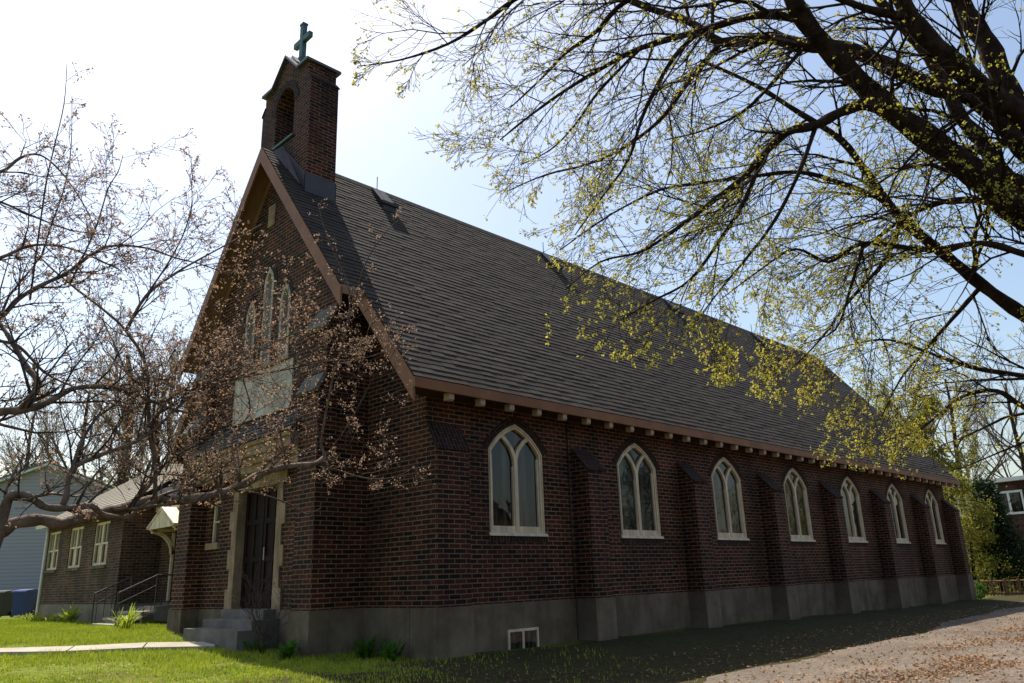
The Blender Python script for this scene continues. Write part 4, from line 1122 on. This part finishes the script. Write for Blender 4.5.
L_ = [
 (((-150, 520, 4.6), (-60, 545, 4.6), (0, 533, 4.6), (12, 524, 4.6), (41, 520, 4.7), (62, 524, 4.75), (83, 518, 4.8), (104, 512, 4.9), (124, 508, 5.0), (149, 500, 5.1), (174, 499, 5.3), (199, 497, 5.5), (220, 493, 5.7), (240, 485, 5.85), (260, 474, 6.0), (290, 466, 6.2), (314, 464, 6.4), (325, 457, 6.5)), 0.042, 0.020, 0.8),
 (((-60, 545, 4.6), (-15, 560, 4.45), (0, 530, 4.4), (7, 502, 4.4), (17, 494, 4.4), (33, 499, 4.45), (46, 507, 4.5), (70, 508, 4.6), (91, 506, 4.7), (104, 515, 4.8), (125, 517, 4.9), (137, 510, 5.0), (155, 499, 5.1), (178, 489, 5.3), (199, 485, 5.5), (230, 470, 5.7)), 0.032, 0.008, 1),
 (((-140, 440, 4.6), (-50, 425, 4.6), (0, 412, 4.6), (23, 410, 4.6), (44, 404, 4.65), (59, 396, 4.7), (76, 388, 4.8), (111, 387, 4.9), (138, 396, 5.0), (176, 410, 5.2), (210, 418, 5.3)), 0.032, 0.006, 1),
 (((23, 410, 4.6), (38, 384, 4.7), (26, 366, 4.75), (9, 337, 4.8), (-5, 315, 4.9), (-20, 280, 5)), 0.025, 0.008, 0.8),
 (((-125, 330, 4.6), (-40, 332, 4.7), (0, 317, 4.8), (18, 299, 4.9), (44, 284, 5.0), (67, 273, 5.1), (88, 257, 5.2), (111, 246, 5.3), (146, 248, 5.5), (176, 258, 5.7), (200, 264, 5.8), (230, 275, 6)), 0.02, 0.004, 1),
 (((-120, 280, 4.7), (-40, 268, 4.8), (0, 258, 4.9), (29, 246, 5.0), (59, 246, 5.1), (88, 255, 5.2), (120, 270, 5.3)), 0.016, 0.004, 0.8),
 (((-10, 340, 4.7), (18, 346, 4.8), (44, 372, 4.9), (67, 384, 5.0), (90, 392, 5.1)), 0.012, 0.004, 0.6),
 (((155, 499, 5.1), (155, 460, 5.1), (149, 420, 5.1), (146, 366, 5.15), (126, 331, 5.2), (105, 311, 5.25), (70, 284, 5.3), (41, 258, 5.4), (20, 230, 5.4)), 0.017, 0.004, 0.9),
 (((126, 331, 5.2), (146, 296, 5.3), (176, 273, 5.4), (200, 259, 5.5), (235, 240, 5.6), (262, 224, 5.7)), 0.012, 0.003, 0.8),
 (((60, 508, 4.6), (66, 498, 4.6), (72, 470, 4.65), (100, 455, 4.75), (137, 441, 4.9), (165, 420, 5.1), (186, 400, 5.3), (220, 375, 5.5), (260, 350, 5.8), (300, 330, 6.0)), 0.020, 0.004, 1),
 (((72, 470, 4.65), (80, 445, 4.7), (95, 420, 4.8), (110, 408, 4.9), (130, 390, 5.0)), 0.014, 0.004, 0.7),
 (((137, 441, 4.9), (176, 392, 5.3), (192, 391, 5.4), (224, 381, 5.6), (244, 377, 5.7), (289, 369, 6.0), (328, 361, 6.3), (360, 359, 6.5), (385, 352, 6.7)), 0.013, 0.003, 1),
 (((325, 457, 6.5), (321, 443, 6.5), (324, 423, 6.5), (334, 372, 6.5), (344, 340, 6.5), (350, 301, 6.55), (345, 275, 6.6), (336, 258, 6.6), (325, 230, 6.65), (318, 205, 6.7)), 0.012, 0.003, 0.44),
 (((344, 340, 6.5), (355, 300, 6.6), (366, 262, 6.7), (384, 234, 6.8), (404, 216, 6.9)), 0.008, 0.0025, 0.36),
 (((314, 464, 6.4), (337, 470, 6.5), (364, 478, 6.6), (391, 478, 6.7), (410, 470, 6.8)), 0.009, 0.003, 0.8),
 (((229, 490, 5.8), (256, 493, 6.0), (287, 503, 6.2), (306, 514, 6.3), (321, 508, 6.4)), 0.009, 0.003, 0.6),
 (((240, 485, 5.85), (232, 440, 5.9), (250, 410, 6.0), (240, 370, 6.0), (232, 330, 6.1)), 0.010, 0.003, 0.9),
 (((290, 466, 6.2), (280, 430, 6.2), (292, 400, 6.3), (300, 370, 6.3), (290, 340, 6.4), (300, 310, 6.4)), 0.010, 0.003, 0.6),
 (((325, 457, 6.5), (345, 430, 6.55), (362, 400, 6.6), (375, 375, 6.6), (390, 360, 6.7)), 0.008, 0.003, 0.7),
 (((220, 493, 5.7), (205, 450, 5.6), (215, 420, 5.6), (200, 390, 5.7), (205, 350, 5.7)), 0.010, 0.003, 0.9),
 (((-90, 120, 4.8), (-40, 170, 4.9), (0, 172, 5), (20, 158, 5.1), (40, 155, 5.2), (61, 172, 5.3), (84, 205, 5.4), (100, 240, 5.5)), 0.014, 0.003, 1),
 (((41, 258, 5.4), (50, 229, 5.4), (64, 189, 5.4), (71, 148, 5.4), (72, 96, 5.4)), 0.007, 0.002, 0.4),
 (((30, 300, 5.1), (45, 190, 5.2), (54, 148, 5.2), (64, 104, 5.2), (67, 64, 5.2)), 0.007, 0.002, 0.4),
 (((70, 284, 5.3), (95, 230, 5.4), (108, 189, 5.5), (118, 172, 5.5), (123, 155, 5.5)), 0.007, 0.002, 0.5),
 (((146, 296, 5.3), (170, 260, 5.5), (185, 230, 5.6), (192, 202, 5.6), (190, 173, 5.7)), 0.007, 0.002, 0.5),
 (((-120, 250, 4.7), (-60, 210, 4.8), (-10, 200, 4.9), (30, 215, 5.0), (70, 230, 5.1), (110, 235, 5.2)), 0.014, 0.003, 1),
]
for k, (lp, r0, r1, dens) in enumerate(L_):
    out, rad = lt_.limb(LP(lp), r0, r1, 9 if r0 > 0.02 else 6, thick=r0 > 0.009)
    lt_.along(out, rad, 0.074/dens, (0.28, 0.85) if dens > 0.45 else (0.12, 0.3), cfgL, maxlev=3 if dens > 0.45 else 2, bias=Vector((0, 0, 0.35))-Vector(rt)*0.0, t0=(0.45, 0.3, 0.2)[k] if k < 3 else 0.08, rs=0.55)
ltree = empty("budding_tree", (ltb[0], ltb[1], gz0), "crooked grey tree full of tan buds in front of the church facade", "tree")
trk.build("trunk", "bark_grey", ltree); lt_.big.build("limb", "bark_grey", ltree); lt_.small.build("twig", "twig_near", ltree)
lv = Fast(); cc = []; ss = []
for p, t in lt_.leaf:
    for _ in range(lt_.r.choice((1, 2, 2))):
        cc.append((p.x+lt_.r.gauss(0, .008), p.y+lt_.r.gauss(0, .008), p.z+lt_.r.gauss(0, .008))); ss.append(lt_.r.uniform(0.0055, 0.0115))
lv.quads(cc, ss, aspect=1.3)
tag(lv.build("buds", "bud_tan", ltree, False), kind="stuff")
print("BUD TREE branches", lt_.nb, "quads", len(cc))
rebase(ltree)

# ---- background trees: bare crowns of fine twigs
def bare_tree(seed, px, d, h, r0, mat_t, leafmat_, leafn, label, name="bare_tree", group="bare trees behind the buildings", spread=1.0, lsize=0.05, maxlev=4, leafp=0.5, trunkbare=0.25, nl=11):
    p = at(px, 590, d); z0 = gz(p[0], p[1]); t = Tree(seed); r_ = t.r
    cfg = dict(seg=(0.9, 0.7, 0.5, 0.4), wig=0.16, trop=Vector((0, 0, 1)), tw=(0.08, 0.10, 0.10, 0.08), rmin=0.009, bigr=0.9, leafp=leafp, nch=(5, 5, 5, 4), ang=(16, 42), lr=(0.5, 0.72))
    root = empty(name, (p[0], p[1], z0), label, "tree"); root["group"] = group
    b = Fast(); pts = []; rad = []
    q = Vector((p[0], p[1], z0-0.3))
    for i in range(9):
        pts.append(q.copy()); rad.append(r0*(1-0.75*i/8)); q = q+Vector((r_.gauss(0, .12), r_.gauss(0, .12), h*0.9/8))
    b.tube(pts, rad, 9); b.build("trunk", "bark_dark", root)
    for k in range(nl):
        f_ = trunkbare+(1-trunkbare)*(k/nl)*0.95; i = min(7, int(f_*8)); bp_ = pts[i].lerp(pts[i+1], f_*8-i)
        a = r_.uniform(0, 6.28); el = r_.uniform(0.5, 1.1)
        dv_ = Vector((math.cos(a)*math.cos(el), math.sin(a)*math.cos(el), math.sin(el)))
        t.grow(bp_, dv_, h*0.42*spread*(1.15-0.6*f_)*r_.uniform(0.8, 1.1), rad[i]*0.45, 1, maxlev, cfg)
    t.small.build("crown", mat_t, root)
    cc = []; ss = []
    if leafn:
        for (lp, _) in t.leaf:
            for _ in range(leafn): cc.append((lp.x+r_.gauss(0, .12), lp.y+r_.gauss(0, .12), lp.z+r_.gauss(0, .12))); ss.append(lsize*r_.uniform(.6, 1.3))
        l = Fast(); l.quads(cc, ss, aspect=1.2); tag(l.build("leaves", leafmat_, root, False), kind="stuff")
    rebase(root); print(name, px, t.nb, len(cc)); return root
bare_tree(31, 113, 40, 15.5, 0.45, "twig_far", "bud_far", 1, "tall bare tree with thick trunk rising right behind the hall roof")
bare_tree(32, 60, 46, 15, 0.30, "twig_far", "bud_far", 1, "bare twiggy tree behind the clapboard house roof")
bare_tree(33, 160, 48, 17, 0.35, "twig_far", "bud_far", 1, "bare twiggy tree just left of the church gable, behind the hall")
bare_tree(34, 5, 52, 15, 0.30, "twig_far", "bud_far", 1, "bare twiggy tree at the left edge beyond the bins")
bare_tree(36, 140, 36, 12, 0.28, "twig_far", "bud_far", 1, "slimmer bare tree between the thick trunk and the church gable")
bare_tree(41, 985, 75, 22, 0.4, "twig_far", "bud_far", 1, "bare pinkish-brown tree behind the flat roofed building", nl=13)
bare_tree(42, 1050, 70, 20, 0.4, "twig_far", "bud_far", 1, "bare tree behind the flat roofed building at the right edge", nl=13)
bare_tree(43, 935, 60, 14, 0.3, "twig_far", "olive_leaf", 3, "yellow-green leafing tree behind the church's far roof end", name="leafing_tree", group="leafing trees beyond the church", lsize=0.11, leafp=0.9)
bare_tree(44, 885, 78, 19, 0.35, "twig_far", "olive_leaf", 1, "taller leafing tree showing above the church's far roof end", name="leafing_tree", group="leafing trees beyond the church", lsize=0.12, leafp=0.9)

oriented_house("neighbour_house", (30, -31), R(180), 11, 9, 4.6, 3.2, "brick_far", "grey_roofing", "brick house across the driveway, seen only mirrored in the church windows", "house", wins=[(-2.6, 1.2, 1.2, 1.4), (2.6, 1.2, 1.2, 1.4)])
# ---- shrubs with leaves through their volume
def leafy(name, base, w_, h, n, mat, size, label, cat, group=None, shape='egg', seed=1, flat=0.0, stems=5, aspect=1.2):
    r_ = random.Random(seed); z0 = gz(base[0], base[1]); root = empty(name, (base[0], base[1], z0), label, cat)
    if group: root["group"] = group
    s_ = Fast(); tips = []
    for k in range(stems):
        a = r_.uniform(0, 6.28); rr = r_.uniform(.2, .7)*w_/2
        p0 = Vector((base[0]+r_.gauss(0, .05), base[1]+r_.gauss(0, .05), z0-0.1)); p1 = Vector((base[0]+math.cos(a)*rr*.5, base[1]+math.sin(a)*rr*.5, z0+h*.45)); p2 = Vector((base[0]+math.cos(a)*rr, base[1]+math.sin(a)*rr, z0+h*r_.uniform(.65, .92)))
        s_.tube([p0, p1, p2], [0.02*h, 0.012*h, 0.004*h], 5)
    s_.build("stem", "bark_dark", root)
    cc = []; ss = []; clumps = []
    nc = max(12, n//90)
    for _ in range(nc):
        t = r_.random()**0.8; a = r_.uniform(0, 6.28)
        prof = math.sin(math.pi*(0.12+0.85*t))**0.6 if shape == 'egg' else (1.02-t)**0.75
        rr = w_/2*prof*math.sqrt(r_.uniform(0.15, 1)); clumps.append((base[0]+math.cos(a)*rr, base[1]+math.sin(a)*rr, z0+0.05*h+t*h*0.93, r_.uniform(.08, .17)*w_))
    for _ in range(n):
        c = r_.choice(clumps); cc.append((c[0]+r_.gauss(0, c[3]*.6), c[1]+r_.gauss(0, c[3]*.6), max(z0+.02, c[2]+r_.gauss(0, c[3]*.6)))); ss.append(size*r_.uniform(.6, 1.3))
    l = Fast(); l.quads(cc, ss, flat=flat, aspect=aspect); tag(l.build("foliage", mat, root, False), kind="stuff"); rebase(root); return root
def gp(px, d): q = at(px, 585, d); return (q[0], q[1])
leafy("cedar_tree", gp(1003, 38), 3.0, 5.3, 16000, "cedar_leaf", 0.075, "dense dark evergreen standing in front of the flat roofed building", "tree", shape='cone', seed=3)
leafy("leafing_shrub", gp(972, 37), 2.9, 5.6, 7000, "olive_leaf", 0.07, "tall yellow-green shrub between the church's far end and the dark evergreen", "shrub", shape='egg', seed=4)
leafy("hedge_shrub", gp(990, 41), 5.0, 1.6, 5000, "olive_leaf", 0.07, "low olive hedge behind the rail fence, left half", "shrub", seed=6)
leafy("hedge_shrub", gp(1045, 41), 5.5, 1.7, 5000, "olive_leaf", 0.07, "low olive hedge behind the rail fence at the right edge", "shrub", seed=7)
leafy("yellow_shrub", gp(12, 60), 12, 10, 5000, "olive_leaf", 0.16, "yellow-green shrub mass behind the clapboard house at left edge", "shrub", seed=8)
leafy("yellow_shrub", gp(85, 58), 11, 9, 5000, "olive_leaf", 0.15, "yellow-green shrub mass behind the hall roof", "shrub", seed=9)
leafy("street_tree", (17, -24), 7, 8.5, 5000, "olive_leaf", 0.13, "round tree across the driveway, mirrored in the nearest church window", "tree", seed=11)
leafy("street_tree", (40, -24), 9, 9.5, 6000, "cedar_leaf", 0.15, "dark tree across the driveway, mirrored in the farther church windows", "tree", seed=12)
leafy("street_tree", (56, -22), 9, 9.5, 6000, "olive_leaf", 0.15, "round tree far across the driveway, mirrored in the last church windows", "tree", seed=13)
leafy("round_shrub", (27.9, -0.4), 0.8, 0.6, 1500, "plant_leaf", 0.03, "small green shrub at the church's far corner", "shrub", seed=10)

# plants with strap leaves
def strap_plant(name, x, y, n, L, mat, label, group=None, seed=1, wd=0.03, flowers=0):
    r_ = random.Random(seed); z0 = gz(x, y); root = empty(name, (x, y, z0), label, "plant")
    if group: root["group"] = group
    b = Fast()
    for k in range(n):
        a = r_.uniform(0, 6.28); l = L*r_.uniform(.6, 1.1); out_ = r_.uniform(.3, .9); p = Vector((x+r_.gauss(0, .05), y+r_.gauss(0, .05), z0)); dv_ = Vector((math.cos(a), math.sin(a), 0)); s_ = Vector((-dv_.y, dv_.x, 0)); base = len(b.v)
        for i in range(5):
            t = i/4; q = p+dv_*(l*out_*t)+Vector((0, 0, l*(t*1.1-0.75*out_*t*t))); ww = wd*(math.sin(math.pi*(0.12+0.86*t))+.05)
            b.v += [tuple(q-s_*ww), tuple(q+s_*ww)]
        for i in range(4): b.f.append((base+2*i, base+2*i+1, base+2*i+3, base+2*i+2))
    b.build("leaf", mat, root)
    if flowers:
        f_ = Fast(); cc = [(x+r_.gauss(0, .2), y+r_.gauss(0, .2), z0+L*r_.uniform(.5, .9)) for _ in range(flowers)]; f_.quads(cc, [0.035]*flowers); f_.build("flower", "petal_pink", root)
    rebase(root); return root
strap_plant("leafy_plant", -0.75, 1.05, 26, 0.5, "plant_leaf", "clump of strap leaves against the foundation right of the bay pier", seed=1, wd=.035)
strap_plant("leafy_plant", -0.65, 0.45, 22, 0.40, "plant_leaf", "low dark leafy clump near the church's front corner", seed=2, wd=.04)
strap_plant("leafy_plant", -1.75, 1.9, 20, 0.42, "plant_leaf", "pale broad leaves in front of the bay pier's plinth", seed=3, wd=.05)
strap_plant("leafy_plant", -1.7, 3.0, 18, 0.35, "plant_leaf", "small green clump beside the right of the front steps", seed=4, wd=.03)
strap_plant("leafy_plant", -1.3, 10.6, 40, 0.75, "grass_blade", "bright grassy clump between church and hall steps", seed=5, wd=.02)
strap_plant("leafy_plant", -0.6, 17.3, 40, 0.75, "grass_blade", "bright clump below the hall's nearest window", seed=6, wd=.025)
for k in range(6):
    strap_plant("flower_clump", -0.5-0.1*(k % 2), 18.4+k*0.75, 22, 0.42, "grass_blade", "low clump in the flower bed along the hall foundation", "flower bed clumps along the hall", seed=20+k, wd=.02, flowers=3)
# bare shrub beside the front steps
bs = Tree(77); root = empty("bare_shrub", (-1.75, 2.75, gz(-1.75, 2.75)), "leafless twiggy shrub between front steps and bay pier", "shrub")
cfgS = dict(seg=(0.2, 0.14, 0.1), wig=0.14, trop=Vector((0, 0, 1)), tw=(0.05, 0.04), rmin=0.003, bigr=0.9, leafp=0.0, nch=(5, 4), ang=(18, 45), lr=(0.5, 0.7))
for k in range(7):
    a = rnd.uniform(0, 6.28); bs.grow(Vector((-1.75, 2.75, 0.05)), Vector((math.cos(a)*.5, math.sin(a)*.5, 1)).normalized(), rnd.uniform(.9, 1.4), 0.012, 0, 2, cfgS)
bs.small.build("branches", "twig_near", root); rebase(root)

# ------------------------------------------------------------------ grass blades and fallen leaves
def on_building(x, y):
    return (x > XW-0.1 and -0.5 < y < W+.1 and x < 27.5) or (XO-.05 < x < 0 and 1.7 < y < W-1.7) or (-2.0 < x < -1 and 3.25 < y < 5.65) or (x > -0.1 and 15.2 < y < 23.3) or (x > -1.0 and 12 < y < 14.3)
gr = Fast(); V = []; Fc = []
N = 170000; cnt = 0
xsr = NR.uniform(-9, 2.5, N*2); ysr = NR.uniform(-9, 26, N*2)
for i in range(N*2):
    x, y = xsr[i], ysr[i]
    dv_ = np.array([x-CAM[0], y-CAM[1], -1.1]); dpt = dv_@fw
    if dpt < 2.5: continue
    u = 512+FPX*(dv_@rt)/dpt; v_ = 341.5-FPX*(dv_@up)/dpt
    if u < -60 or u > 1000 or v_ > 730 or y < -9: continue
    if on_building(x, y) or (x > 0.6 and y < -3.5+0.9*sstep(9, 20, x)-1.6*(1-sstep(0.5, 3.2, x))**2): continue
    s_ = Vector((x, y, 0))-P0; al = s_.dot(dd); pe = abs(s_.x*-dd.y+s_.y*dd.x)
    if -0.2 < al and pe < 0.36: continue
    if y < 0.3 and NR.uniform() < (0.93 if x > -1.2 else 0.85*sstep(-0.5, -2.0, y)*sstep(-3.2, -1.6, x)): continue
    pn_ = mnoise.noise(Vector((x*0.8, y*0.8, 2)))+0.6*mnoise.noise(Vector((x*2.6, y*2.6, 5)))
    if pn_ < -0.18 and NR.uniform() < 0.75: continue
    z = gz(x, y); h = NR.uniform(0.02, 0.055)*(1+0.9*max(0, pn_))*(1+0.5*(dpt > 12)); a = NR.uniform(0, 6.28); wd = NR.uniform(0.0025, 0.006)*(1+(dpt > 9)*0.8)
    ca, sa = math.cos(a), math.sin(a); le = NR.uniform(0, 0.03); b = len(V); bl = NR.uniform(0, 6.28)
    V += [(x-ca*wd, y-sa*wd, z), (x+ca*wd, y+sa*wd, z), (x+math.cos(bl)*le, y+math.sin(bl)*le, z+h)]; Fc.append((b, b+1, b+2)); cnt += 1
gr.v, gr.f = V, Fc
tag(gr.build("grass", "grass_blade", None, False), "short sunlit lawn grass in front of the church", "grass", kind="stuff"); print("blades", cnt)
fl = Fast(); cc = []; ss = []
for i in range(130000):
    x = NR.uniform(-1.0, 30); y = NR.uniform(-9.5, -2.0)
    dens = 1-sstep(-7.2+0.05*x, -4.4+0.03*x, y)
    dens = 0.07+1.1*dens*(0.06+0.94*sstep(-0.12, 0.22, mnoise.noise(Vector((x*.45, y*.9, 0)))+0.5*mnoise.noise(Vector((x*1.7, y*2.9, 4)))))
    if NR.uniform() > dens: continue
    cc.append((x, y, gz(x, y)+0.015+abs(NR.normal(0, .01)))); ss.append(NR.uniform(0.014, 0.036))
for i in range(2500):
    x = NR.uniform(-7, 1); y = NR.uniform(-5, 12)
    if on_building(x, y): continue
    cc.append((x, y, gz(x, y)+0.03)); ss.append(NR.uniform(0.012, 0.03))
fl.quads(cc, ss, flat=0.75, aspect=1.3)
tag(fl.build("fallen_leaves", "dry_leaf", None, False), "brown fallen leaves scattered over driveway and lawn", "leaves", kind="stuff"); print("litter", len(cc))
